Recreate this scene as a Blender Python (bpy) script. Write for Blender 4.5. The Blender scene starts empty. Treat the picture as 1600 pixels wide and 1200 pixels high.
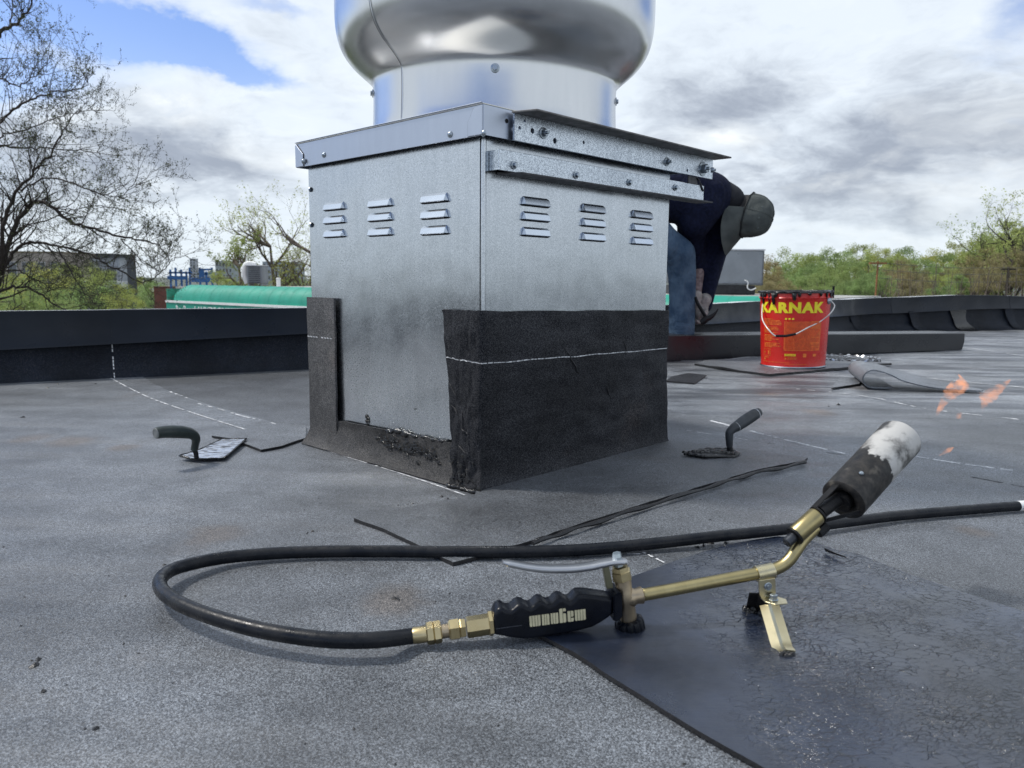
import bpy, bmesh, math, random
from mathutils import Vector, Matrix, noise
R = math.radians
rnd = random.Random(7)
scene = bpy.context.scene
COL = scene.collection

# ------------------------------------------------------------------ camera
CAM_Z = 0.405
F = 1195.0                       # focal length in photo pixels (photo is 1600 wide)
PITCH = math.atan((600 - 437) / F)
ROLL = R(0.5)
cam_d = bpy.data.cameras.new('camera')
cam = bpy.data.objects.new('camera', cam_d); COL.objects.link(cam)
cam_d.sensor_width = 36; cam_d.lens = 36 * F / 1600
cam_d.clip_start = 0.02; cam_d.clip_end = 20000
cam_d.dof.use_dof = True; cam_d.dof.focus_distance = 1.45; cam_d.dof.aperture_fstop = 11
CM = (Matrix.Rotation(R(90) - PITCH, 4, 'X') @ Matrix.Rotation(ROLL, 4, 'Z'))
CM.translation = Vector((0, 0, CAM_Z))
cam.matrix_world = CM
scene.camera = cam
ORG = Vector((0, 0, CAM_Z)); C3 = CM.to_3x3()

def ray(px, py): return (C3 @ Vector(((px - 800) / F, -(py - 600) / F, -1))).normalized()
def onplane(px, py, p, n):
    d = ray(px, py); p = Vector(p); n = Vector(n)
    return ORG + d * ((p - ORG).dot(n) / d.dot(n))
def gp(px, py, z=0.0): return onplane(px, py, (0, 0, z), (0, 0, 1))
def dp(px, py, y): return onplane(px, py, (0, y, 0), (0, 1, 0))

# ------------------------------------------------------------------ sky, sun, exposure
SUN = Vector((-0.75, 0.14, 1.05)).normalized()
SUN_EL = math.asin(SUN.z); SUN_AZ = math.atan2(SUN.x, SUN.y)
world = bpy.data.worlds.new('World'); scene.world = world; world.use_nodes = True
wt = world.node_tree; wt.nodes.clear()

class G:
    """small helper for building node graphs from expressions"""
    def __init__(s, t): s.t = t
    def n(s, typ, **k):
        nd = s.t.nodes.new(typ)
        for a, b in k.items(): setattr(nd, a, b)
        return nd
    def put(s, sock, v):
        if v is None: return
        if isinstance(v, bpy.types.NodeSocket): s.t.links.new(v, sock)
        else:
            if hasattr(sock, 'default_value'):
                try: sock.default_value = v
                except Exception: sock.default_value = tuple(v) + (1,)
    def m(s, op, a, b=None, c=None, clamp=False):
        nd = s.n('ShaderNodeMath', operation=op); nd.use_clamp = clamp
        s.put(nd.inputs[0], a); s.put(nd.inputs[1], b); s.put(nd.inputs[2], c)
        return nd.outputs[0]
    def v(s, op, a, b=None):
        nd = s.n('ShaderNodeVectorMath', operation=op)
        s.put(nd.inputs[0], a)
        if op == 'SCALE': s.put(nd.inputs[3], b)
        else: s.put(nd.inputs[1], b)
        return nd.outputs['Value'] if op in ('DOT_PRODUCT', 'LENGTH', 'DISTANCE') else nd.outputs[0]
    def xyz(s, x, y, z=0.0):
        nd = s.n('ShaderNodeCombineXYZ'); s.put(nd.inputs[0], x); s.put(nd.inputs[1], y); s.put(nd.inputs[2], z); return nd.outputs[0]
    def sep(s, v):
        nd = s.n('ShaderNodeSeparateXYZ'); s.put(nd.inputs[0], v); return nd.outputs
    def noise(s, v, sc, det=4, rough=.5, dist=0.0, col=False):
        nd = s.n('ShaderNodeTexNoise'); s.put(nd.inputs['Vector'], v); nd.inputs['Scale'].default_value = sc
        nd.inputs['Detail'].default_value = det; nd.inputs['Roughness'].default_value = rough; nd.inputs['Distortion'].default_value = dist
        return nd.outputs['Color' if col else 'Fac']
    def vor(s, v, sc, feat='F1', out='Distance', rand=1.0):
        nd = s.n('ShaderNodeTexVoronoi', feature=feat); s.put(nd.inputs['Vector'], v); nd.inputs['Scale'].default_value = sc
        nd.inputs['Randomness'].default_value = rand
        return nd.outputs[out]
    def ramp(s, f, lo, hi, a=0.0, b=1.0, smooth=True):
        nd = s.n('ShaderNodeMapRange'); nd.interpolation_type = 'SMOOTHSTEP' if smooth else 'LINEAR'
        s.put(nd.inputs[0], f); nd.inputs[1].default_value = lo; nd.inputs[2].default_value = hi
        nd.inputs[3].default_value = a; nd.inputs[4].default_value = b
        return nd.outputs[0]
    def mix(s, f, a, b, mode='MIX'):
        nd = s.n('ShaderNodeMix', data_type='RGBA', blend_type=mode)
        s.put(nd.inputs[0], f); s.put(nd.inputs[6], a if isinstance(a, bpy.types.NodeSocket) else tuple(a) + (1,))
        s.put(nd.inputs[7], b if isinstance(b, bpy.types.NodeSocket) else tuple(b) + (1,))
        return nd.outputs[2]
    def map(s, v, sc=(1, 1, 1), rot=(0, 0, 0), loc=(0, 0, 0)):
        nd = s.n('ShaderNodeMapping'); s.put(nd.inputs[0], v); nd.inputs[1].default_value = loc
        nd.inputs[2].default_value = rot; nd.inputs[3].default_value = sc
        return nd.outputs[0]

g = G(wt)
sky = g.n('ShaderNodeTexSky', sky_type='NISHITA', sun_disc=False)
sky.sun_elevation = SUN_EL; sky.sun_rotation = SUN_AZ
sky.air_density = 1.0; sky.dust_density = 0.6; sky.ozone_density = 1.6
SKY_STRENGTH = 0.10
tc = g.n('ShaderNodeTexCoord')
dirv = tc.outputs['Generated']
x_, y_, z_ = g.sep(dirv)
AZ = g.m('ARCTAN2', x_, y_); EL = g.m('ARCSINE', z_)
# projection on a cloud deck so that clouds flatten towards the horizon
zz = g.m('MAXIMUM', g.m('ADD', z_, 0.30), 0.05)
pv = g.xyz(g.m('DIVIDE', x_, zz), g.m('DIVIDE', y_, zz), g.m('MULTIPLY', z_, 2.2))
w1 = g.noise(pv, 1.3, 5, .55, col=True)
warp = g.v('SCALE', g.v('SUBTRACT', w1, (.5, .5, .5)), .55)
pw = g.v('ADD', pv, warp)
nA = g.noise(pw, 1.25, 11, .60)                       # big cumulus masses
nB = g.noise(g.v('ADD', pw, (-.08, .08, 0)), 1.25, 11, .60)   # the same, stepped towards the sun: thickness difference = lit edge
nC = g.noise(g.map(pv, sc=(.5, 1.7, 1), rot=(0, 0, R(28))), 1.5, 7, .62)   # streaky high cloud
nF = g.noise(pw, 5.0, 11, .64)
# places of the big grey masses and the blue gaps seen in the picture (azimuth, elevation, widths, amount)
def azel(px, py):
    d = ray(px, py); return math.atan2(d.x, d.y), math.asin(d.z)
wn = g.noise(g.xyz(AZ, g.m('MULTIPLY', EL, 1.6), 0.0), 5.0, 6, .6, col=True)
wx, wy, _w = g.sep(g.v('SUBTRACT', wn, (.5, .5, .5)))
AZw = g.m('ADD', AZ, g.m('MULTIPLY', wx, .22)); ELw = g.m('ADD', EL, g.m('MULTIPLY', wy, .12))
def blob(px, py, wpx, hpx, tilt, amt):
    a, e = azel(px, py); ca, sa = math.cos(tilt), math.sin(tilt)
    u = g.m('SUBTRACT', AZw, a); v = g.m('SUBTRACT', ELw, e)
    uu = g.m('ADD', g.m('MULTIPLY', u, ca), g.m('MULTIPLY', v, sa))
    vv = g.m('SUBTRACT', g.m('MULTIPLY', v, ca), g.m('MULTIPLY', u, sa))
    uu = g.m('DIVIDE', uu, wpx / F); vv = g.m('DIVIDE', vv, hpx / F)
    q = g.m('ADD', g.m('MULTIPLY', uu, uu), g.m('MULTIPLY', vv, vv))
    return g.m('MULTIPLY', g.m('EXPONENT', g.m('MULTIPLY', q, -1.0)), amt)
def total(L):
    t = blob(*L[0])
    for b in L[1:]: t = g.m('ADD', t, blob(*b))
    return t
grey = total([(1110, 165, 170, 75, .15, 1.0), (1370, 240, 170, 62, .25, .95), (1600, 205, 80, 50, 0, .8),
              (1130, 300, 140, 30, 0, .5), (1430, 330, 200, 22, 0, .4), (300, 250, 170, 42, -.05, .95),
              (430, 60, 90, 40, -.3, .55), (240, 165, 90, 30, 0, .5), (60, 290, 120, 40, 0, .4),
              (-500, 200, 400, 90, 0, .8), (2300, 230, 500, 90, 0, .8), (2900, -300, 500, 200, 0, .6)])
blue = total([(110, 18, 170, 26, -.12, 1.15), (275, 66, 150, 17, -.30, .75), (450, 8, 90, 14, 0, .35), (10, 135, 80, 22, 0, .6), (1590, 40, 60, 26, .3, .24), (1240, 28, 40, 14, 0, .16),
              (1500, 105, 60, 26, 0, .12), (-700, -60, 500, 220, .2, .9), (2300, -200, 400, 200, 0, .5),
              (800, -700, 900, 260, 0, .55)])
def blobA(a, e, wa, we, amt):
    u = g.m('DIVIDE', g.m('SUBTRACT', AZw, a), wa); v = g.m('DIVIDE', g.m('SUBTRACT', ELw, e), we)
    return g.m('MULTIPLY', g.m('EXPONENT', g.m('MULTIPLY', g.m('ADD', g.m('MULTIPLY', u, u), g.m('MULTIPLY', v, v)), -1.0)), amt)
for q in ((-2.3, .55, .6, .30, .7), (-3.1, .35, .4, .22, .45), (3.1, .35, .4, .22, .45), (2.3, .8, .7, .4, .5)): blue = g.m('ADD', blue, blobA(*q))
puff = total([(300, 175, 34, 26, 0, 1.0), (1110, 228, 70, 20, .1, .9), (1590, 312, 40, 22, 0, .9), (1290, 270, 130, 14, .25, .55),
              (480, 260, 70, 22, 0, .6), (1500, 290, 120, 16, .1, .4), (1330, 365, 150, 10, 0, .6), (330, 325, 60, 12, 0, .5), (1120, 375, 90, 12, 0, .5)])
cover = g.m('SUBTRACT', g.m('ADD', g.m('MULTIPLY', nA, .9), g.m('MULTIPLY', nC, .75)), blue)
cover = g.ramp(cover, .15, .72)
low = g.ramp(EL, 0.0, .30, 1.0, 0.0)
cover = g.m('MAXIMUM', cover, g.m('MULTIPLY', low, .72))
cover = g.m('MINIMUM', cover, .95)
dens = g.m('ADD', g.m('ADD', g.m('MULTIPLY', grey, .56), g.m('MULTIPLY', nA, .70)), g.m('MULTIPLY', g.m('SUBTRACT', nF, .5), 1.15))
shade = g.ramp(dens, .36, 1.22)
lit = g.m('MULTIPLY', g.m('SUBTRACT', nB, nA), 3.4)
lit = g.m('ADD', lit, g.m('MULTIPLY', puff, g.ramp(nF, .35, .62)))
lit = g.m('ADD', lit, g.m('MULTIPLY', g.m('SUBTRACT', nF, .5), .7), clamp=True)
K = 1.0 / SKY_STRENGTH
def kc(r, gg, b): return (r * K, gg * K, b * K)
cl = g.mix(shade, kc(.66, .72, .78), kc(.29, .325, .385))
cl = g.mix(g.m('MULTIPLY', lit, .75), cl, kc(.92, .95, .94))
cl = g.mix(g.m('MULTIPLY', g.ramp(EL, .0, .13, 1.0, 0.0), .6), cl, kc(.60, .67, .72))
skyc = g.mix(1.0, sky.outputs[0], (.92, .98, 1.24), 'MULTIPLY')
final = g.mix(cover, skyc, cl)
bg = g.n('ShaderNodeBackground'); bg.inputs['Strength'].default_value = SKY_STRENGTH
wt.links.new(final, bg.inputs['Color'])
wo = g.n('ShaderNodeOutputWorld'); wt.links.new(bg.outputs[0], wo.inputs[0])
world.cycles.sampling_method = 'MANUAL'; world.cycles.sample_map_resolution = 512

sun_d = bpy.data.lights.new('sun', 'SUN'); sun_d.energy = 2.3; sun_d.angle = R(5); sun_d.color = (1.0, .955, .89)
sun = bpy.data.objects.new('sun', sun_d); COL.objects.link(sun)
sun.rotation_euler = SUN.to_track_quat('Z', 'Y').to_euler(); sun.location = (0, 0, 8)
vs = scene.view_settings
scene.display_settings.display_device = 'sRGB'
vs.view_transform = 'Standard'; vs.look = 'None'; vs.exposure = 0.42; vs.gamma = 1.0; vs.use_curve_mapping = False
scene.cycles.max_bounces = 8; scene.cycles.use_denoising = True

# ------------------------------------------------------------------ object helpers
WM = {}
def reg(o, m): WM[o.name] = m; return o
def tag(o, label=None, cat=None, group=None, kind=None):
    if label: o['label'] = label
    if cat: o['category'] = cat
    if group: o['group'] = group
    if kind: o['kind'] = kind
    return o
def thing(name, label, cat, loc=(0, 0, 0), rotz=0.0, group=None):
    o = bpy.data.objects.new(name, None); COL.objects.link(o); o.empty_display_size = .05
    o.location = loc; o.rotation_euler = (0, 0, rotz)
    reg(o, Matrix.Translation(Vector(loc)) @ Matrix.Rotation(rotz, 4, 'Z'))
    return tag(o, label, cat, group)
def part(name, me, mat, parent=None, local=False, smooth=None):
    """link a mesh; vertices are world coordinates unless local=True (then in the parent's frame)"""
    o = bpy.data.objects.new(name, me); COL.objects.link(o)
    if mat is not None and not me.materials:
        for mm in (mat if isinstance(mat, (list, tuple)) else [mat]): me.materials.append(mm)
    if parent is not None:
        o.parent = parent
        P = WM[parent.name]
        if local: o.matrix_parent_inverse = Matrix(); reg(o, P)
        else: o.matrix_parent_inverse = P.inverted(); reg(o, Matrix())
    else: reg(o, Matrix())
    if smooth is not None:
        me.polygons.foreach_set('use_smooth', [True] * len(me.polygons))
        if smooth < 180: me.set_sharp_from_angle(angle=R(smooth))
    return o
def mesh(vs_, fs, name='mesh'):
    me = bpy.data.meshes.new(name); me.from_pydata([tuple(v) for v in vs_], [], fs); me.update(); return me
class MB:
    """collects shapes into one mesh"""
    def __init__(s): s.v = []; s.f = []; s.mi = []
    def add(s, v, f, mi=0):
        k = len(s.v); s.v += [Vector(a) for a in v]; s.f += [tuple(i + k for i in q) for q in f]; s.mi += [mi] * len(f); return s
    def box(s, a, b, M=None, mi=0):
        x0, y0, z0 = a; x1, y1, z1 = b
        v = [Vector(p) for p in ((x0,y0,z0),(x1,y0,z0),(x1,y1,z0),(x0,y1,z0),(x0,y0,z1),(x1,y0,z1),(x1,y1,z1),(x0,y1,z1))]
        if M is not None: v = [M @ p for p in v]
        return s.add(v, [(0,3,2,1),(4,5,6,7),(0,1,5,4),(1,2,6,5),(2,3,7,6),(3,0,4,7)], mi)
    def tube(s, pts, rad, n=8, caps=True, mi=0):
        pts = [Vector(p) for p in pts]
        if not isinstance(rad, (list, tuple)): rad = [rad] * len(pts)
        k = len(pts); vs_, fs = [], []
        t0 = (pts[1] - pts[0]).normalized()
        up = Vector((0, 0, 1)) if abs(t0.z) < .9 else Vector((1, 0, 0))
        nn = t0.cross(up).normalized(); prev = t0
        for i in range(k):
            if i == 0: t = t0
            elif i == k - 1: t = (pts[i] - pts[i-1]).normalized()
            else: t = ((pts[i+1] - pts[i]).normalized() + (pts[i] - pts[i-1]).normalized()).normalized()
            if i: nn = (prev.rotation_difference(t) @ nn).normalized()
            prev = t; bb = t.cross(nn)
            for j in range(n):
                a = 2 * math.pi * j / n
                vs_.append(pts[i] + (nn * math.cos(a) + bb * math.sin(a)) * rad[i])
        for i in range(k - 1):
            for j in range(n):
                a, b = i * n + j, i * n + (j + 1) % n
                fs.append((a, b, b + n, a + n))
        if caps: fs += [tuple(range(n))[::-1], tuple((k - 1) * n + j for j in range(n))]
        return s.add(vs_, fs, mi)
    def prism(s, poly, h, mi=0, mi_top=None, side=None):
        """poly: list of points; extruded by the vector h"""
        h = Vector(h); n = len(poly); p = [Vector(q) for q in poly]
        s.add(p + [q + h for q in p], [tuple(range(n))[::-1]], mi)
        k = len(s.v) - 2 * n
        s.f.append(tuple(k + n + j for j in range(n))); s.mi.append(mi if mi_top is None else mi_top)
        for j in range(n):
            s.f.append((k + j, k + (j + 1) % n, k + n + (j + 1) % n, k + n + j)); s.mi.append(mi if side is None else side)
        return s
    def lathe(s, prof, n=48, M=None, mi=0, closed=False):
        vs_, fs = [], []
        for (r, z) in prof:
            for j in range(n):
                a = 2 * math.pi * j / n; p = Vector((r * math.cos(a), r * math.sin(a), z))
                vs_.append(M @ p if M is not None else p)
        for i in range(len(prof) - 1):
            for j in range(n):
                a, b = i * n + j, i * n + (j + 1) % n
                fs.append((a, b, b + n, a + n))
        if closed: fs += [tuple(range(n))[::-1], tuple((len(prof) - 1) * n + j for j in range(n))]
        return s.add(vs_, fs, mi)
    def me(s, name='mesh', fix=False, bevel=0, seg=1):
        m = mesh(s.v, s.f, name)
        if any(s.mi): m.polygons.foreach_set('material_index', s.mi)
        if fix or bevel:
            bm = bmesh.new(); bm.from_mesh(m)
            if fix: bmesh.ops.remove_doubles(bm, verts=bm.verts, dist=1e-5)
            bmesh.ops.recalc_face_normals(bm, faces=bm.faces)
            if bevel:
                ed = [e for e in bm.edges if len(e.link_faces) == 2 and e.calc_face_angle(0) > R(35)]
                bmesh.ops.bevel(bm, geom=ed, offset=bevel, segments=seg, affect='EDGES', clamp_overlap=True)
            bm.to_mesh(m); bm.free()
        return m
def axis_m(p, d, roll=0.0):
    """matrix whose Z runs along d at p"""
    d = Vector(d).normalized()
    M = d.to_track_quat('Z', 'Y').to_matrix().to_4x4() @ Matrix.Rotation(roll, 4, 'Z'); M.translation = Vector(p); return M
def catmull(pts, k=8):
    P = [Vector(p) for p in pts]; P = [P[0] * 2 - P[1]] + P + [P[-1] * 2 - P[-2]]; out = []
    for i in range(1, len(P) - 2):
        for j in range(k):
            t = j / k; a, b, c, d = P[i-1], P[i], P[i+1], P[i+2]
            out.append(.5 * ((2*b) + (c-a)*t + (2*a-5*b+4*c-d)*t*t + (3*b-a-3*c+d)*t**3))
    out.append(P[-2]); return out
def resample_closed(poly, step, jit=0.0, seed=0):
    rr = random.Random(seed); out = []
    for i, p in enumerate(poly):
        q = poly[(i + 1) % len(poly)]; L = (q - p).length; n = max(1, int(L / step))
        if L > 3.0: n = min(n, 40)
        d = (q - p).normalized() if L > 1e-6 else Vector((1, 0, 0)); s = Vector((-d.y, d.x, 0))
        for j in range(n):
            t = j / n; out.append(p.lerp(q, t) + (s * rr.uniform(-jit, jit) if j else Vector()))
    return out
def cut(me, cutter):
    """boolean-difference cutter mesh out of me; returns a new mesh"""
    a = bpy.data.objects.new('a', me); b = bpy.data.objects.new('b', cutter)
    COL.objects.link(a); COL.objects.link(b)
    m = a.modifiers.new('b', 'BOOLEAN'); m.operation = 'DIFFERENCE'; m.object = b; m.solver = 'EXACT'
    dg = bpy.context.evaluated_depsgraph_get(); dg.update()
    new = bpy.data.meshes.new_from_object(a.evaluated_get(dg))
    bpy.data.objects.remove(a); bpy.data.objects.remove(b)
    return new
def bake(me, mods):
    """apply modifiers given as (type, {settings}) and return the resulting mesh"""
    a = bpy.data.objects.new('a', me); COL.objects.link(a)
    for t, k in mods:
        m = a.modifiers.new(t, t)
        for q, w in k.items(): setattr(m, q, w)
    dg = bpy.context.evaluated_depsgraph_get(); dg.update()
    new = bpy.data.meshes.new_from_object(a.evaluated_get(dg)); bpy.data.objects.remove(a); return new
def text_geo(s, size, extrude=0.0005, offset=0.0, spacing=1.0, res=3):
    c = bpy.data.curves.new('t', 'FONT'); c.body = s; c.size = size; c.extrude = extrude; c.offset = offset
    c.align_x = 'CENTER'; c.align_y = 'CENTER'; c.resolution_u = res; c.space_character = spacing
    o = bpy.data.objects.new('t', c); COL.objects.link(o)
    dg = bpy.context.evaluated_depsgraph_get(); dg.update()
    me = bpy.data.meshes.new_from_object(o.evaluated_get(dg))
    v = [Vector(q.co) for q in me.vertices]; f = [tuple(p.vertices) for p in me.polygons]
    bpy.data.objects.remove(o); bpy.data.meshes.remove(me)
    return v, f

# ------------------------------------------------------------------ materials
MATS = {}
def newmat(name):
    m = bpy.data.materials.new(name); m.use_nodes = True; t = m.node_tree
    b = t.nodes['Principled BSDF']; MATS[name] = m
    return m, G(t), b
def bump(gg, b, h, strength=.3, dist=.001, prev=None):
    nd = gg.n('ShaderNodeBump'); nd.inputs['Strength'].default_value = strength; nd.inputs['Distance'].default_value = dist
    gg.put(nd.inputs['Height'], h)
    if prev is not None: gg.put(nd.inputs['Normal'], prev)
    gg.put(b.inputs['Normal'], nd.outputs[0]); return nd.outputs[0]
def simple(name, col, rough=.6, metal=0.0, var=.15, nsc=8.0, bsc=0, bst=.2, spec=None, col2=None, rvar=.1):
    m, gg, b = newmat(name)
    o = gg.n('ShaderNodeTexCoord').outputs['Object']
    n1 = gg.noise(o, nsc, 6, .6)
    c2 = col2 if col2 else tuple(c * (1 - 2 * var) for c in col)
    gg.put(b.inputs['Base Color'], gg.mix(gg.ramp(n1, .35, .65), c2, tuple(min(1, c * (1 + var)) for c in col)))
    gg.put(b.inputs['Roughness'], gg.ramp(gg.noise(o, nsc * 2.7, 4), .3, .7, max(.02, rough - rvar), min(1, rough + rvar)))
    b.inputs['Metallic'].default_value = metal
    if spec is not None: b.inputs['Specular IOR Level'].default_value = spec
    if bsc: bump(gg, b, gg.noise(o, bsc, 5, .6), bst, .5 / bsc)
    return m

STAINS = [(335, 835, .075), (620, 938, .07), (110, 690, .10), (50, 685, .08), (190, 700, .06), (960, 740, .10), (1200, 612, .08), (1280, 640, .09), (1330, 600, .10), (1520, 830, .05)]
def granule(name, lo=(.022, .025, .030), hi=(.262, .286, .318), bright=1.0, stains=False, thr=.48, warm=0.0, spec=.8):
    m, gg, b = newmat(name)
    o = gg.n('ShaderNodeTexCoord').outputs['Object']
    vn = gg.n('ShaderNodeTexVoronoi'); gg.put(vn.inputs['Vector'], o); vn.inputs['Scale'].default_value = 950
    cr = gg.sep(vn.outputs['Color'])
    lum = gg.ramp(cr[0], thr - .36, 1.0, 0, 1, smooth=False)
    lum = gg.m('POWER', lum, 1.6)
    big = gg.noise(o, 1.7, 7, .6); mid = gg.noise(o, 9.0, 6, .65)
    f = gg.m('MULTIPLY', gg.ramp(big, .3, .7, .58, 1.36), gg.ramp(mid, .3, .7, .80, 1.18))
    c = gg.mix(lum, tuple(a * bright for a in lo), tuple(a * bright for a in hi))
    c = gg.mix(gg.ramp(cr[1], .93, .97), c, (.07 * bright, .07 * bright, .075 * bright))
    scl = gg.n('ShaderNodeVectorMath', operation='SCALE'); gg.put(scl.inputs[0], c); gg.put(scl.inputs[3], f); c = scl.outputs[0]
    wrm = gg.ramp(gg.noise(o, 3.3, 6, .7), .56, .74)
    c = gg.mix(gg.m('MULTIPLY', wrm, .28 + warm), c, gg.mix(1.0, c, (1.25, .98, .78), 'MULTIPLY'))
    if stains:
        nz = gg.noise(o, 14, 6, .7); acc = None
        for (px, py, r) in STAINS:
            p = gp(px, py); sub = gg.v('SUBTRACT', o, tuple(p)); sub = gg.v('MULTIPLY', sub, (1, .8, 1)); d = gg.v('LENGTH', sub)
            k = gg.ramp(gg.m('ADD', gg.m('DIVIDE', d, r), gg.m('MULTIPLY', nz, 1.1)), .75, 1.35, 1, 0)
            acc = k if acc is None else gg.m('MAXIMUM', acc, k)
        c = gg.mix(gg.m('MULTIPLY', acc, .62), c, gg.mix(1.0, c, (.92, .66, .46), 'MULTIPLY'))
        # light and shade of the wrinkles painted as streaks along the far right rolls
        st = gg.noise(gg.map(o, sc=(.8, 4.0, 1), rot=(0, 0, R(31))), 2.2, 7, .62, dist=.4)
        amt = gg.m('MULTIPLY', gg.ramp(gg.sep(o)[1], 1.8, 3.2), gg.ramp(gg.sep(o)[0], -.2, .8, .05, 1))
        c = gg.mix(gg.m('MULTIPLY', amt, .9), c, gg.mix(1.0, c, gg.mix(gg.ramp(st, .40, .56), (.38, .40, .45), (1.75, 1.70, 1.64)), 'MULTIPLY'))
        w = gg.noise(gg.map(o, sc=(1, 3.2, 1), rot=(0, 0, R(25))), 1.8, 1.5, .4)
        nb = bump(gg, b, w, .6, .07)
    else:
        w = gg.noise(o, 12, 5, .6); nb = bump(gg, b, w, .4, .008)
    bump(gg, b, gg.m('ADD', cr[0], vn.outputs['Distance']), .34, .0007, prev=nb)
    gg.put(b.inputs['Base Color'], c)
    gg.put(b.inputs['Roughness'], gg.ramp(cr[2], 0, 1, .32, .66))
    b.inputs['Specular IOR Level'].default_value = spec
    return m
roof_m = granule('mineral_cap_sheet', stains=True)
roof2_m = granule('mineral_cap_sheet_pieces', bright=.95)
flash_m = granule('mineral_flashing', lo=(.006, .007, .010), hi=(.075, .076, .082), thr=.62, warm=.15, spec=.10)
bit_m = simple('bitumen_edge', (.012, .012, .014), .45, bsc=120, bst=.5)
tar_m = simple('wet_tar', (.006, .006, .007), .16, nsc=60, bsc=160, bst=.6)
chalk_m = simple('chalk', (.62, .63, .64), .9, nsc=90, col2=(.30, .31, .33))

def mk_under():
    m, gg, b = newmat('bitumen_underside_film')
    o = gg.n('ShaderNodeTexCoord').outputs['Object']
    wp = gg.v('ADD', o, gg.v('SCALE', gg.v('SUBTRACT', gg.noise(o, 18, 4, .6, col=True), (.5, .5, .5)), .035))
    om = gg.map(wp, sc=(1, 1.9, 1), rot=(0, 0, R(-32)))
    e1 = gg.vor(om, 62, 'DISTANCE_TO_EDGE')
    e2 = gg.vor(gg.map(wp, sc=(1, 2.6, 1), rot=(0, 0, R(-20))), 110, 'DISTANCE_TO_EDGE')
    patch = gg.ramp(gg.noise(o, 7, 4), .42, .6)
    cr1 = gg.ramp(e1, 0, .055, 1, 0); cr2 = gg.m('MULTIPLY', gg.ramp(e2, 0, .06, 1, 0), patch)
    brk = gg.ramp(gg.noise(o, 34, 4, .6), .42, .56); cr1 = gg.m('MULTIPLY', cr1, brk)
    xs = gg.sep(o)
    rightness = gg.ramp(gg.m('ADD', xs[0], gg.m('MULTIPLY', gg.m('SUBTRACT', gg.noise(o, 5, 4), .5), .5)), .18, .34)
    cracks = gg.m('MULTIPLY', gg.m('MAXIMUM', cr1, cr2), rightness)
    lines = gg.noise(gg.map(o, sc=(1, 28, 1), rot=(0, 0, R(28))), 22, 5, .6)
    h = gg.m('SUBTRACT', gg.m('MULTIPLY', gg.noise(o, 26, 3, .5), .8), gg.m('MULTIPLY', cracks, .6))
    nb = bump(gg, b, h, .55, .0022)
    bump(gg, b, lines, .22, .0012, prev=nb)
    spk = gg.ramp(gg.vor(o, 190), .06, .10, 1, 0)
    spk = gg.m('MULTIPLY', spk, gg.ramp(gg.noise(o, 60, 2), .60, .66))
    base = gg.mix(gg.ramp(gg.noise(o, 5, 7, .65), .3, .7), (.006, .009, .017), (.022, .031, .056))
    base = gg.mix(gg.m('MULTIPLY', cracks, .75), base, (.004, .004, .005))
    base = gg.mix(gg.m('MULTIPLY', spk, .55), base, (.30, .31, .33))
    gg.put(b.inputs['Base Color'], base)
    gg.put(b.inputs['Roughness'], gg.m('ADD', gg.ramp(gg.noise(o, 11, 6, .65), .3, .7, .11, .24), gg.ramp(rightness, 0, 1, .16, 0)))
    b.inputs['Specular IOR Level'].default_value = 1.0
    return m
under_m = mk_under()

def metal(name, lo, hi, r0, r1, sc=220, streak=0.0, dirt=.0, bst=.0, aniso=0.0, vert=(1, 1, 1), SPG=.06, DENT=.10):
    m, gg, b = newmat(name)
    o = gg.n('ShaderNodeTexCoord').outputs['Object']
    vn = gg.n('ShaderNodeTexVoronoi'); gg.put(vn.inputs['Vector'], o); vn.inputs['Scale'].default_value = sc
    cs = gg.sep(vn.outputs['Color'])
    n1 = gg.noise(o, 5, 7, .62); n2 = gg.noise(gg.map(o, sc=(6, 6, .7)), 9, 6, .6)
    f = gg.m('ADD', gg.m('MULTIPLY', cs[0], SPG), gg.m('ADD', gg.m('MULTIPLY', n1, .45), gg.m('MULTIPLY', n2, .25 if not streak else streak)))
    c = gg.mix(gg.ramp(f, .25, .85), lo, hi)
    if dirt:
        dk = gg.ramp(gg.noise(o, 330, 3, .7), .63, .74)
        dk = gg.m('MULTIPLY', dk, gg.ramp(gg.noise(o, 6, 5), .40, .60))
        c = gg.mix(gg.m('MULTIPLY', dk, dirt), c, (.03, .035, .045))
    gg.put(b.inputs['Base Color'], c); b.inputs['Metallic'].default_value = 1.0
    gg.put(b.inputs['Roughness'], gg.ramp(gg.m('ADD', gg.m('MULTIPLY', cs[1], SPG), gg.m('MULTIPLY', n1, 1 - SPG)), .25, .75, r0, r1))
    nb = bump(gg, b, gg.noise(o, 2.3, 3), DENT, .06) if DENT else None
    if bst: bump(gg, b, cs[2], bst, .0006, prev=nb)
    if aniso: b.inputs['Anisotropic'].default_value = aniso
    return m
galv_m = metal('galvanized_panel', (.40, .43, .46), (.64, .67, .71), .17, .30, 620, dirt=.34, bst=.0, SPG=.30, DENT=.12)
galvb_m = metal('galvanized_bracket', (.28, .31, .35), (.76, .82, .88), .22, .42, 650, dirt=.85, bst=.2, SPG=.4)
cap_m = metal('aluminium_cap', (.42, .46, .54), (.54, .59, .67), .32, .42, 900, dirt=.06, SPG=.08)
spun_m = metal('spun_aluminium', (.60, .61, .62), (.76, .76, .76), .20, .28, 900, dirt=.0, SPG=.0, DENT=.015)
dsteel_m = simple('dark_steel_and_shade', (.055, .055, .06), .5, .6, nsc=30)
bolt_m = metal('zinc_bolt', (.30, .34, .38), (.62, .68, .72), .22, .4, 300, dirt=.3)
brass_m = metal('brass_fitting', (.46, .37, .20), (.74, .64, .40), .22, .4, 160, dirt=.3)
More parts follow.
